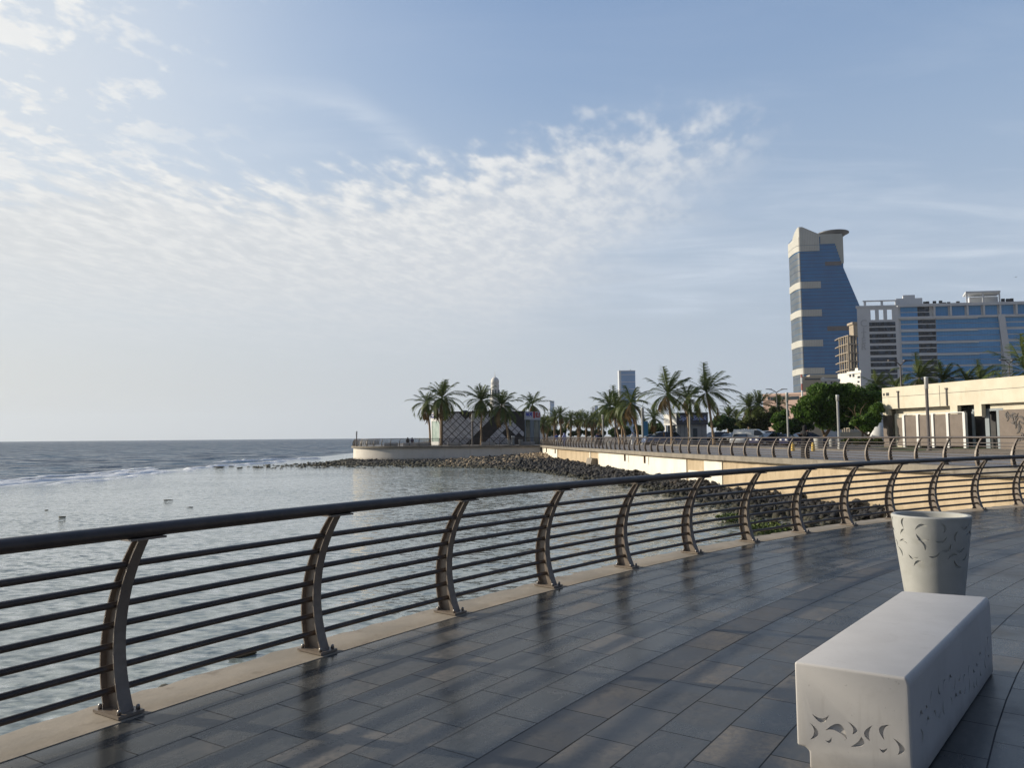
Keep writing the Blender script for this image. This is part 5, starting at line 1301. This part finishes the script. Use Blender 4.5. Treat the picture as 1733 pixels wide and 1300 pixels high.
mb = MB(); q = AT(1448, 550, 545); mb.box(q.x - cA.x - 3, q.x - cA.x + 5, 2, 9, ztc, q.z); mb.box(q.x - cA.x - 4.0, q.x - cA.x + 6, 1, 10, q.z, q.z + 1.6); mb.build('stair_head', M_CONC, cf)
mb = MB()
for px in (1446, 1443, 1448): q = AT(px, 562, 545); mb.box(q.x - cA.x - .1, q.x - cA.x + .1, 3, 3.2, ztc, ztc + 3)
split_loose(mb.build('rebar', M_DARK, cf))

# ------------------------------------------------------------------ smaller buildings
def simple_block(name, label, cat, px0, px1, pytop, Y, mat, winrows=(), dY=0, depth=14, trim=None):
    a, c = AT(px0, pytop, Y), AT(px1, pytop, Y + dY); f = Face((a.x, a.y), (c.x, c.y), True); t = f.root(name, label, cat); O = (a.x, a.y)
    mb = MB(); f.box(mb, 0, f.L, -2, a.z, 0, depth); fobj(f, 'wall', mat, t, mb, O)
    if winrows:
        mb = MB()
        for (x0, x1, y0, y1) in winrows: f.pbox(mb, (x0, y0), (x1, y1), -.12, .1)
        split_loose(fobj(f, 'window', M_GLASSD, t, mb, O))
    if trim:
        mb = MB(); f.box(mb, -.3, f.L + .3, a.z - .7, a.z + .15, -.35, .2); fobj(f, 'cornice', trim, t, mb, O)
    return t, f, O
M_PINK = pm('pink_render', srgb(196, 168, 154), srgb(206, 178, 164), .1, .85)
simple_block('shopping_centre', 'low pinkish building with dark window strips behind the palms and street lamps', 'building', 1291, 1365, 668, 330, M_PINK, ((1304, 1327, 671.8, 676.6), (1334, 1352, 671.2, 676.2), (1299, 1303, 671.8, 677)), -14, 40, M_PINK)
M_VILLA = pm('villa_white', srgb(214, 212, 206), srgb(224, 222, 216), .3, .7)
t, f, O = simple_block('white_villa', 'white villa with arched windows at the foot of the unfinished building', 'villa', 1434, 1456, 630.5, 250, M_VILLA, ((1437, 1440, 633, 638), (1442.5, 1445.5, 633, 638), (1451, 1455, 637, 640), (1451, 1454, 645, 647.5)), -6, 18, M_VILLA)
mb = MB(); f.pbox(mb, (1448, 640), (1452, 622), 1, 7); f.pbox(mb, (1418, 660), (1436, 626), 8, 14); fobj(f, 'roof_block', M_VILLA, t, mb, O)
t, f, O = simple_block('arched_villa', 'sunlit white villa with arches half hidden behind the large tree', 'villa', 1390, 1421, 641, 230, M_VILLA, ((1396, 1399.5, 646, 656), (1406, 1409, 646, 652), (1411, 1414.5, 646, 652)), 4, 14, M_VILLA)
mb = MB(); f.pbox(mb, (1391, 641), (1395, 638.2), 1, 4); f.pbox(mb, (1402, 644.5), (1419, 643), -.6, 0); fobj(f, 'parapet', M_VILLA, t, mb, O)
simple_block('low_beige_building', 'beige flat building behind the large tree at the foot of the glass tower', 'building', 1358, 1392, 637.5, 420, pm('beige_render', srgb(170, 158, 138), srgb(182, 170, 150), .1, .8), ((1362, 1388, 641, 643),), 0, 20)
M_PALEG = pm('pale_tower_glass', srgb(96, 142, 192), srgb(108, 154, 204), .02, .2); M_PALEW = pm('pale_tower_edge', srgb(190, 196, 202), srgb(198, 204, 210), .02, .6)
def far_tower(label, px0, px1, pyt, Y, edge=.14, mast=False, stripes=True):
    a, c = AT(px0, pyt, Y), AT(px1, pyt, Y); f = Face((a.x, a.y), (c.x, c.y)); t = f.root('distant_tower', label, 'tower', 'pale towers on the skyline'); O = (a.x, a.y)
    mb = MB(); f.box(mb, f.L * edge, f.L, -2, a.z, 0, f.L * .7); fobj(f, 'glass_body', M_PALEG, t, mb, O)
    mb = MB(); f.box(mb, 0, f.L * edge - .05, -2, a.z, .5, f.L * .6)
    f.box(mb, -.2, f.L + .2, a.z, a.z + f.L * .05, -.2, f.L * .7)
    if mast: f.box(mb, f.L * .68, f.L * .74, a.z, a.z + f.L * .13, 2, 4)
    fobj(f, 'white_edge', M_PALEW, t, mb, O)
    mb = MB(); n = max(6, int(a.z / 14))
    for k in range(n): z = a.z * (k + .5) / n; f.box(mb, f.L * edge + .1, f.L, z, z + .8, -.3, 0)
    fobj(f, 'floor_line', M_PALEW, t, mb, O); return t
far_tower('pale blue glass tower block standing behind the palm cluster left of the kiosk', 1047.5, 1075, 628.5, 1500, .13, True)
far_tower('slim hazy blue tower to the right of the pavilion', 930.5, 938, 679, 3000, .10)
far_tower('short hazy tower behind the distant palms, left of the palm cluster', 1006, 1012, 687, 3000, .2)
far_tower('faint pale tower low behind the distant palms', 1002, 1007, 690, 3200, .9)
# mosque behind the pavilion palms
mo = AT(838, 700, 420); ms = thing('mosque', 'white mosque dome and finialled cupola showing behind the pavilion palms', 'mosque', (mo.x, mo.y, 0)); k = 420 / FPX
z0 = AT(838, 664, 420).z; zt_ = AT(838, 648, 420).z; r_ = 6.4 * k * 1.0
mb = MB().lathe([(r_ * 1.35, 0), (r_ * 1.35, z0 - 3), (r_ * 1.1, z0 - 2.6), (r_ * 1.1, zt_ - 1)], 20); mb.build('tower', M_VILLA, ms)
mb = MB(); mb.lathe([(r_ * 1.02, zt_ - 1), (r_ * 1.08, zt_ + .6)] + [(r_ * 1.08 * math.cos(a), zt_ + .6 + r_ * 1.25 * math.sin(a)) for a in [i / 8 * 1.45 for i in range(1, 9)]] + [(.12, zt_ + 4.6), (.05, zt_ + 6.4)], 20); mb.build('cupola', M_VILLA, ms, True)
mb = MB()
for i in range(8): a = i * PI / 4 + .2; mb.box(r_ * 1.1 * math.cos(a) - .35, r_ * 1.1 * math.cos(a) + .35, r_ * 1.1 * math.sin(a) - .35, r_ * 1.1 * math.sin(a) + .35, z0 - 1.8, z0 + 1.2)
split_loose(mb.build('window', M_TSIDE, ms))
dc = AT(856, 700, 430) - mo; zr = AT(856, 700, 430).z; rd = 15.5 * k
mb = MB().lathe([(rd, -2), (rd, zr - 2)] + [(rd * math.cos(a), zr - 2 + rd * 1.75 * math.sin(a)) for a in [i / 10 * 1.5 for i in range(0, 11)]], 28, (dc.x, dc.y, 0)); mb.build('main_dome', M_VILLA, ms, True)
mb = MB().box(-30, 34, 2, 40, -2, AT(838, 706, 420).z); mb.build('prayer_hall', M_VILLA, ms)
# red and white mast by the tower
mp = AT(1357, 650, 300); mb = MB(); mb.tube([(0, 0, 0), (0, 0, AT(1357, 634, 300).z)], .35, 8); t = thing('striped_mast', 'slim red and white striped mast beside the tall tree under the glass tower', 'mast', (mp.x, mp.y, 0))
mb.build('pole', pm('mast_red', srgb(168, 96, 84), None, rough=.6), t)
mb = MB(); zt_ = AT(1357, 634, 300).z
for k in range(4): mb.tube([(0, 0, zt_ - 1.2 - k * 5), (0, 0, zt_ - 3.6 - k * 5)], .38, 8)
split_loose(mb.build('white_band', M_WHITEP, t))
wallo, f, O = simple_block('boundary_wall', 'low white boundary wall glimpsed under the trees', 'wall', 1420, 1482, 731.5, 108, M_CREAM, (), 0, .4)
# white tent beside the cream building
wt = AT(1487, 750, 90); mb = MB().lathe([(1.15, 0), (1.2, .8), (1.05, 1.7), (.6, 2.35), (.08, 2.7)], 18); o = mb.build('white_tent', M_WHITEP, None, True, (wt.x, wt.y, LZ)); tag(o, 'white rounded tent beside the left corner of the cream building', 'tent')

# ------------------------------------------------------------------ lamps
M_LAMPP = pm('grey_lamp_paint', srgb(92, 86, 84), srgb(106, 100, 96), 4, .5); M_LAMPH = pm('lamp_glass', srgb(196, 198, 196), srgb(206, 208, 206), 4, .3); M_LAMPL = pm('pale_lamp_paint', srgb(150, 150, 146), srgb(164, 164, 160), 4, .5)
def slim_lamp(label, px, pytop, Y, r=.11, head=.15, dark=False, group='slim promenade lamp posts', base=LZ, pxb=None):
    c = AT(px, pytop, Y); t = thing('lamp_post', label, 'lamp post', (c.x, c.y, base), 0, group); H = c.z - base; hh = H * head
    MB().tube([(0, 0, 0), (0, 0, .12), (0, 0, .121), (0, 0, H - hh)], [r * 1.7, r * 1.7, r, r], 12).build('pole', M_LAMPP if dark else M_LAMPL, t, True)
    MB().lathe([(r * 1.28, H - hh), (r * 1.28, H - .12), (r * 1.36, H - .10), (r * 1.36, H)], 12).build('lamp_head', M_LAMPH if not dark or head > .12 else M_DARK, t, True); return t
slim_lamp('tallest near lamp post with white glass top before the cream building', 1567, 638, 56, .105, .165, True)
slim_lamp('slim lamp post with dark cap beside the large tree', 1417, 668.5, 67, .105, .11)
slim_lamp('slim pale lamp post beside the bright round bush tree', 1331.5, 664.5, 86, .115, .18)
slim_lamp('pale lamp post standing in front of the kiosk sign', 1167, 684, 101, .13, .12)
slim_lamp('lamp post with blue banner beside the parked silver car', 1087, 690, 104, .16, .22)
slim_lamp('slim lamp post at the left edge of the palm cluster', 1020, 702, 112, .13, .15)
slim_lamp('slim dark lamp post inside the palm cluster', 1041, 704, 116, .11, .12, True)
slim_lamp('slim dark lamp post just left of the banner post', 1074, 706, 118, .11, .12, True)
slim_lamp('lamp post in front of the pale lattice panels of the pavilion', 799.5, 700, 123, .16, .25, True)
slim_lamp('lamp post in front of the landward glazed end of the pavilion, before the dark panels', 868, 738, 117.5, .2, .3)
slim_lamp('short pole at the seaward tip of the peninsula', 603.5, 730, 120, .09, .3, True)
bn = AT(1088, 720, 104); mb = MB().box(-.1, .55, -.02, .02, 1.2, 3.2); o = mb.build('banner', pm('banner_blue', srgb(60, 120, 160), srgb(80, 140, 176), 2, .7), None, False, (bn.x + .12, bn.y - .1, LZ)); tag(o, 'blue banner hanging on the lamp post by the parked silver car', 'banner')
def street_lamp(label, px, py, Y, arm):
    c = AT(px, py, Y); t = thing('street_lamp', label, 'street lamp', (c.x, c.y, LZ - .03), .12, 'double-armed street lamps along the road'); H = c.z - LZ - .4
    MB().tube([(0, 0, 0), (0, 0, H * .5), (0, 0, H)], [.16, .12, .08], 8).build('pole', M_LAMPP, t, True)
    for sg in (-1, 1):
        a = MB().tube([(0, 0, H - .05), (sg * arm * .35, 0, H + .28), (sg * arm * .7, 0, H + .50), (sg * arm, 0, H + .55)], .07, 6).build('arm', M_LAMPP, t, True)
        MB().box(sg * arm - .55, sg * arm + .55, -.16, .16, H + .50, H + .62).build('lamp_head', M_LAMPP, a)
street_lamp('double-armed street lamp in front of the pink building', 1314, 660, 142, 1.5)
street_lamp('double-armed street lamp left of the pink building above the date palms', 1263, 672, 165, 1.6)
street_lamp('double-armed street lamp just right of the kiosk palm', 1231.5, 688, 218, 1.8)
street_lamp('smallest double-armed street lamp, low beside the kiosk street lamp', 1241.5, 694, 290, 1.6)
street_lamp('double-armed street lamp before the blank left block of the hotel', 1523.5, 612, 92, 1.0)
street_lamp('double-armed street lamp before the right part of the hotel', 1707.5, 611, 118, 1.0)

# ------------------------------------------------------------------ cars
M_TYRE = pm('tyre_rubber', (.02, .02, .02), None, rough=.9); M_RIM = pm('wheel_rim', (.45, .45, .46), None, rough=.35, metal=.7); M_CGL = pm('car_glass', (.012, .016, .022), None, rough=.06, spec=.8)
M_HLAMP = pm('headlight_glass', (.7, .7, .68), None, rough=.15); M_TLAMP = pm('tail_light_red', (.35, .02, .02), None, rough=.3)
PAINT = {n: pm('car_paint_' + n, c, None, rough=.28, spec=.6) for n, c in dict(white=(.72, .72, .70), navy=(.015, .02, .07), black=(.02, .02, .022), silver=(.42, .44, .47), blue=(.08, .13, .26), grey=(.16, .17, .18), red=(.30, .03, .03)).items()}
def car(label, kind, paint, px, Y, ang, z=LZ):
    p = AT(px, 745, Y); t = thing('parked_car', label, 'car', (p.x, p.y, z), math.radians(ang), 'cars parked behind the promenade')
    L, W = {'sedan': (4.6, 1.8), 'suv': (4.8, 1.9), 'van': (5.0, 1.9)}[kind]
    low = {'sedan': [(0, .32), (0, .68), (.12, .80), (1.25, .92), (3.75, .98), (4.5, .94), (4.6, .72), (4.6, .34)], 'suv': [(0, .38), (0, .82), (.12, .98), (1.2, 1.10), (4.7, 1.15), (4.8, .8), (4.8, .40)], 'van': [(0, .36), (0, .8), (.15, .98), (1.0, 1.10), (4.95, 1.15), (5.0, .8), (5.0, .38)]}[kind]
    cab = {'sedan': [(1.15, .91), (1.95, 1.38), (2.5, 1.44), (3.2, 1.42), (4.1, .97)], 'suv': [(1.1, 1.09), (1.85, 1.66), (2.4, 1.74), (4.2, 1.72), (4.72, 1.15)], 'van': [(.95, 1.09), (1.65, 1.72), (2.1, 1.92), (4.85, 1.92), (4.96, 1.15)]}[kind]
    def body(poly, w0, w1, mb, mi=0, zt=None):
        n = len(poly); zmin, zmax = min(q[1] for q in poly), max(q[1] for q in poly)
        hw = lambda z_: (w0 + (w1 - w0) * (z_ - zmin) / (zmax - zmin)) / 2
        mb.add([(x - L / 2, -hw(z_), z_) for x, z_ in poly] + [(x - L / 2, hw(z_), z_) for x, z_ in poly], [tuple(range(n)), tuple(range(n, 2 * n))[::-1]] + [(i, n + i, n + (i + 1) % n, (i + 1) % n) for i in range(n)], mi)
    mb = MB(); body(low, W, W * .97, mb); roof = [(x, z_ + .012) for x, z_ in cab[1:-1]]
    rf_ = [(cab[1][0] + .05, cab[1][1] - .02)] + [(x, z_ + .02) for x, z_ in cab[1:-1]] + [(cab[-2][0] - .05, cab[-2][1] - .05)]
    body([(q[0], q[1]) for q in rf_], W * .80, W * .78, mb)
    if kind == 'van': body([(2.35, 1.12), (2.35, 1.90), (4.86, 1.90), (4.95, 1.16)], W * .955, W * .80, mb)
    else:
        xb = cab[2][0] + .25; body([(xb, cab[0][1]), (xb, cab[2][1] - .02), (xb + .12, cab[2][1] - .02), (xb + .12, cab[0][1])], W * .95, W * .79, mb)
    o = fixn(mb.build('body', PAINT[paint], t)); bevel(o, .05, 2, 30)
    mb = MB(); body(cab, W * .94, W * .77, mb); fixn(mb.build('windows', M_CGL, t))
    for wx in (-L / 2 + .85, L / 2 - .9):
        for wy in (-W / 2 + .08, W / 2 - .08):
            MBt = MB().tube([(wx, wy - .1, .33), (wx, wy + .1, .33)], .33, 14).build('wheel', M_TYRE, t, False)
            sy = .105 if wy > 0 else -.105; MB().tube([(wx, wy + sy * .6, .33), (wx, wy + sy, .33)], .2, 10).build('rim', M_RIM, MBt)
    for sy in (-1, 1):
        MB().box(-L / 2 - .02, -L / 2 + .1, sy * (W / 2 - .38) - .17, sy * (W / 2 - .38) + .17, .62, .76).build('headlight', M_HLAMP, t)
        MB().box(L / 2 - .08, L / 2 + .02, sy * (W / 2 - .25) - .12, sy * (W / 2 - .25) + .12, .68, .86).build('tail_light', M_TLAMP, t)
    return t
car('silver blue people carrier parked left of the kiosk, facing left', 'suv', 'blue', 1119, 101, 8)
car('dark car behind the silver blue people carrier left of the kiosk', 'sedan', 'navy', 1100, 116, 5)
car('black off-roader partly behind the leaning palm right of the kiosk', 'suv', 'black', 1210, 118, 25)
car('dark blue saloon right of the palm beside the kiosk', 'sedan', 'navy', 1228, 121, 25)
car('grey car with dark windows left of the white saloon', 'sedan', 'grey', 1233, 110, 60)
car('large black off-roader behind the white saloon', 'suv', 'black', 1252, 104, 20)
car('low white saloon between the black off-roader and the white van', 'sedan', 'white', 1254, 95, 62)
car('white delivery van with a tall pale body among the parked cars', 'van', 'white', 1277, 95, 150)
car('silver off-roader behind the white van and the navy saloon', 'suv', 'silver', 1297, 104, 20)
car('navy saloon just right of the white van', 'sedan', 'navy', 1303, 90, 20)
car('white car nose showing behind the slim lamp post', 'sedan', 'white', 1330, 97, 80)
car('bright dark blue saloon behind the person in black', 'sedan', 'navy', 1358, 84, 12)

# ------------------------------------------------------------------ people
SKIN = pm('skin', srgb(176, 128, 98), None, rough=.6); HAIR = pm('hair_black', (.012, .011, .010), None, rough=.7)
CL = {n: pm('cloth_' + n, c, None, rough=.9) for n, c in dict(black=(.012, .012, .014), navy=(.02, .03, .10), blue=(.05, .12, .38), white=(.70, .70, .70), lilac=(.32, .34, .55), grey=(.12, .12, .13)).items()}
def skin_body(joints, edges, mat, root=0):
    me = D.meshes.new('person_body'); me.from_pydata([j[:3] for j in joints], edges, []); me.materials.append(mat); o = link('body', me)
    o.modifiers.new('s', 'SKIN'); sv = me.skin_vertices[0].data
    for i, j in enumerate(joints): sv[i].radius = (j[3], j[3]); sv[i].use_root = i == root
    sb = o.modifiers.new('u', 'SUBSURF'); sb.levels = 2; sb.render_levels = 2; bpy.context.view_layer.update()
    me2 = D.meshes.new_from_object(o.evaluated_get(bpy.context.evaluated_depsgraph_get())); D.objects.remove(o)
    me2.polygons.foreach_set('use_smooth', [True] * len(me2.polygons)); me2.materials.clear(); me2.materials.append(mat); return me2
def hand(s, wx, wy, wz, d):
    """five finger stubs at a wrist: joints and edges relative to start index"""
    J, E = [], []; base = (wx, wy, wz); pal = (wx + d[0] * .08, wy + d[1] * .08, wz + d[2] * .08, .026); J.append(pal)
    for k in range(4): o_ = (k - 1.5) * .019; ln_ = (.075, .088, .083, .065)[k]; J.append((pal[0] + d[0] * ln_ + .004, pal[1] + d[1] * ln_ + o_, pal[2] + d[2] * ln_, .008)); E.append((0, k + 1))
    J.append((wx + d[0] * .06 + .03 * s, wy + d[1] * .06 - .035, wz + d[2] * .07, .009)); E.append((0, 5)); return J, E
def person(label, px, Y, z, cloth, top, pose='stand', rz=0.0, group=None, robe=True, h=1.66, hijab=False, lower=None):
    p = AT(px, 745, Y); t = thing('person', label, 'person', (p.x, p.y, z), rz, group)
    k = h / 1.7; sit = pose == 'sit'; dz = -.42 if sit else 0
    J = [(0, 0, .95 + dz, .13), (0, 0, 1.15 + dz, .125), (0, 0, 1.38 + dz, .13), (0, -.005, 1.48 + dz, .055), (0, -.02, 1.56 + dz, .078), (0, -.015, 1.66 + dz, .070)]
    E = [(0, 1), (1, 2), (2, 3), (3, 4), (4, 5)]
    def add(j, par): J.append(j); E.append((par, len(J) - 1)); return len(J) - 1
    for s in (-1, 1):
        hp = add((s * .09, 0, .90 + dz, .085), 0)
        if sit: kn = add((s * .10, -.42, .50, .06), hp); an = add((s * .10, -.44, .09, .042), kn)
        else: kn = add((s * .10, -.02 + (.10 * s if pose == 'walk' else 0), .50, .06), hp); an = add((s * .10, .02 - (.16 * s if pose == 'walk' else 0), .09, .042), kn)
        add((s * .11, J[an][1] - .13, .03, .035), an)
        sh = add((s * .19, 0, 1.40 + dz, .055), 2)
        if pose == 'hold' or sit: el_ = add((s * .25, -.04, 1.14 + dz, .042), sh); wr = add((s * .14, -.27, 1.10 + dz + (.16 if pose == 'hold' else -.12), .028), el_); d = (0, -.85, .3)
        else: el_ = add((s * .25, .02, 1.12 + dz, .042), sh); wr = add((s * .26, -.05, .88 + dz, .028), el_); d = (0, -.1, -1)
        hj, he = hand(s, *J[wr][:3], d); o_ = len(J); J.extend(hj); E.append((wr, o_)); E.extend((a + o_, b2 + o_) for a, b2 in he)
    bm_ = skin_body(J, E, SKIN); bo = link('body', bm_, t)
    bo.scale = (k, k, k)
    # face: nose, eyes, mouth are part of the head surface area
    c = MB()
    if robe:
        n = 20; prof = [(.27, .03), (.255, .4), (.215, .85), (.19, 1.12), (.225, 1.34), (.215, 1.42), (.075, 1.49)]
        if sit: prof = [(.20, .48), (.215, .62), (.19, .75), (.225, .95), (.215, 1.0), (.075, 1.07)]
        c.lathe([(r, z_) for r, z_ in prof], n, (0, 0, 0), sx=1.0, sy=.72, caps=False)
        if sit: c.tube([(0, -.02, .56), (0, -.25, .55), (0, -.46, .50), (0, -.48, .08)], [.2, .19, .17, .19], 14)
        for s in (-1, 1):
            i0 = [j for j in range(len(J)) if abs(J[j][0] - s * .19) < 1e-6 and J[j][3] == .055][0]; e_, w_ = J[i0 + 1], J[i0 + 2]
            c.tube([J[i0][:3], e_[:3], [e_[q] + (w_[q] - e_[q]) * .95 for q in range(3)]], [.085, .075, .065], 10)
    else:
        c.lathe([(.17, .86 + dz), (.165, 1.1 + dz), (.205, 1.34 + dz), (.20, 1.42 + dz), (.07, 1.49 + dz)], 18, sx=1.0, sy=.68, caps=False)
        for s in (-1, 1):
            i0 = [j for j in range(len(J)) if abs(J[j][0] - s * .19) < 1e-6 and J[j][3] == .055][0]; e_ = J[i0 + 1]; c.tube([J[i0][:3], e_[:3]], [.075, .062], 10)
    co = c.build('robe' if robe else 'shirt', CL[cloth], t, True); co.scale = (k, k, k)
    if not robe:
        tr = MB()
        for s in (-1, 1):
            if sit: tr.tube([(s * .09, .02, .50), (s * .10, -.42, .52), (s * .10, -.44, .10)], [.11, .085, .065], 10)
            else:
                hp = [j for j in J if abs(j[0] - s * .10) < 1e-6]; tr.tube([(s * .09, 0, .94), hp[0][:3], hp[1][:3]], [.115, .085, .07], 10)
        o2 = tr.build('trousers', CL[lower or 'grey'], t, True); o2.scale = (k, k, k)
    hm = MB(); hz_ = 1.60 + dz
    if hijab: hm.lathe([(.115, hz_ - .22), (.12, hz_ - .1), (.118, hz_), (.112, hz_ + .08), (.08, hz_ + .14), (.02, hz_ + .16)], 16, (0, .025, 0))
    else: hm.lathe([(.102, hz_ - .02), (.108, hz_ + .05), (.085, hz_ + .115), (.02, hz_ + .14)], 16, (0, .012, 0))
    ho_ = hm.build('headscarf' if hijab else 'hair', CL[top] if hijab else HAIR, t, True); ho_.scale = (k, k, k)
    return t
person('person in a long black robe standing at the sea wall railing, face turned left', 1362, 40.5, LZ, 'black', 'black', 'hold', math.radians(-70), hijab=True, h=1.68)
person('person in a blue top and white trousers walking by the railing right of the pavilion', 942, 103, LZ, 'blue', 'navy', 'walk', .6, robe=False, lower='white')
person('person in a pale lilac robe by the railing beside the one in blue', 955, 104, LZ, 'lilac', 'lilac', 'stand', .3, hijab=True)
person('person in dark navy clothes by the railing left of the palm cluster', 1011, 101, LZ, 'navy', 'navy', 'stand', -.4, robe=False, lower='black')
person('person in a black robe close beside the one in navy, left of the palm cluster', 1016, 102, LZ, 'black', 'black', 'stand', .4, hijab=True)
person('person in white standing among the palm trunks left of the banner post', 1071, 106, LZ, 'white', 'white', 'stand', .2, hijab=False)
gS = None
person('seated person in dark clothes on the peninsula bench, left of the pair', 690, 118.4, LZ, 'black', 'black', 'sit', 3.3, hijab=True)
person('seated person in dark navy clothes on the peninsula bench, right of the pair', 697.5, 118.4, LZ, 'navy', 'black', 'sit', 3.0, robe=False, lower='black')

# ------------------------------------------------------------------ small things on the far promenade
def far_bench(label, px, Y, rz, L=2.1, z=LZ):
    p = AT(px, 745, Y); mb = MB(); sec2 = [(-.19, 0), (-.19, .09), (-.25, .11), (-.25, .5), (.25, .5), (.25, .11), (.19, .09), (.19, 0)]; n = 8
    mb.add([(-L / 2, y, z_) for y, z_ in sec2] + [(L / 2, y, z_) for y, z_ in sec2], [tuple(range(n)), tuple(range(n, 2 * n))[::-1]] + [(i, n + i, n + (i + 1) % n, (i + 1) % n) for i in range(n)])
    o = fixn(mb.build('concrete_bench', M_BENCH)); bevel(o, .015, 1); o.location = (p.x, p.y, z); o.rotation_euler = (0, 0, rz); return tag(o, label, 'bench', 'white concrete benches on the peninsula')
for lab, px, Y, rz in (('distant concrete bench nearest the seaward tip of the peninsula', 662, 118.8, .06), ('distant concrete bench under the seated pair left of the pavilion', 694, 118.4, .04), ('distant concrete bench just left of the pavilion white end', 716, 117.5, .12),
                       ('distant concrete bench in front of the pale lattice left part', 769, 117.5, .10), ('distant concrete bench below the pavilion centre right of a palm trunk', 826, 117.5, .10), ('distant concrete bench at the landward end of the pavilion', 893, 117, .10)):
    far_bench(lab, px, Y, rz)
def far_bin(label, px, Y, s=1.0):
    p = AT(px, 745, Y); mb = MB().lathe([(.245, 0), (.255, .012), (.365, .87), (.366, .885), (.335, .885), (.32, .86), (.21, .16)], 28); o = fixn(mb.build('planter_bin', M_BIN, None, True, (p.x, p.y, LZ))); o.scale = (s, s, s); smooth_by_angle(o, 35); return tag(o, label, 'bin', 'tapered concrete bins on the far promenade')
far_bin('distant grey tapered bin right of the person in black', 1385, 64, 1.05); far_bin('small distant tapered bin among the tree trunks right of the other bins', 1408, 76, .9)
far_bin('distant pale bin near the landward end of the pavilion, left of the lamp', 862, 116, .9); far_bin('distant pale bin before the landward corner of the pavilion', 881, 116, 1.0); far_bin('small white bin at the railing left of the palm cluster', 1031, 98, .7)
lt = AT(1424, 752, 64); mb = MB().box(-.25, .25, -.2, .2, .02, .55, taper=.02); mb.box(-.27, .27, -.22, .22, .55, .62); o = mb.build('litter_box', M_LAMPL, None, False, (lt.x, lt.y, LZ)); tag(o, 'pale square litter box at the foot of the slim lamp post with dark cap', 'litter box')
M_YEL = pm('kerb_yellow', srgb(214, 178, 84), srgb(222, 190, 100), 3, .8)
for i, px in enumerate((1341.5, 1376)):
    p = AT(px, 752, 58); mb = MB().lathe([(.13, 0), (.14, .05), (.12, .5), (.10, .58), (.02, .62)], 12); o = mb.build('bollard', M_YEL, None, True, (p.x, p.y, LZ)); tag(o, ('short yellow bollard left of the person in black', 'short yellow bollard right of the person in black')[i], 'bollard', 'yellow bollards near the person in black')
# bird
bp = AT(1719, 469, 120); mb = MB(); mb.tube([(-.22, 0, 0), (-.12, 0, .02), (.06, 0, .03), (.2, 0, .0)], [.02, .06, .06, .015], 7)
for s in (-1, 1): mb.add([(-.08, s * .03, .03), (.08, s * .03, .03), (.05, s * .32, .14), (-.05, s * .32, .13), (-.02, s * .55, .06)], [(0, 1, 2, 3), (3, 2, 4)])
o = mb.build('bird', pm('bird_dark', (.03, .03, .035), None, rough=.8), None, False, bp); o.rotation_euler = (0, 0, .5); o.scale = (.75,) * 3; tag(o, 'small dark bird flying in the sky above the hotel', 'bird')
# low traffic kerb along the car park
kp = [p for p in offs(SEAW, -13.2) if 56 < p.y < 112]; sweep(resample(kp, 1.2), [(-.1, LZ - .1), (.1, LZ - .1), (.1, LZ + .13), (-.1, LZ + .13)], M_COPE, 'parking_kerb', None)['kind'] = 'structure'

# ------------------------------------------------------------------ sea haze: far things fade to blue-grey
hm = D.materials.new('haze_air'); hm.use_nodes = True; nt = hm.node_tree; nt.nodes.clear()
pv = nt.nodes.new('ShaderNodeVolumePrincipled'); pv.inputs['Density'].default_value = .00008; pv.inputs['Color'].default_value = (.80, .87, .95, 1); pv.inputs['Anisotropy'].default_value = .2
ou = nt.nodes.new('ShaderNodeOutputMaterial'); nt.links.new(pv.outputs[0], ou.inputs['Volume'])
tag(MB().box(-9200, 9200, -9200, 9200, -3.4, 300).build('haze', hm), kind='stuff')
scene.cycles.volume_bounces = 1
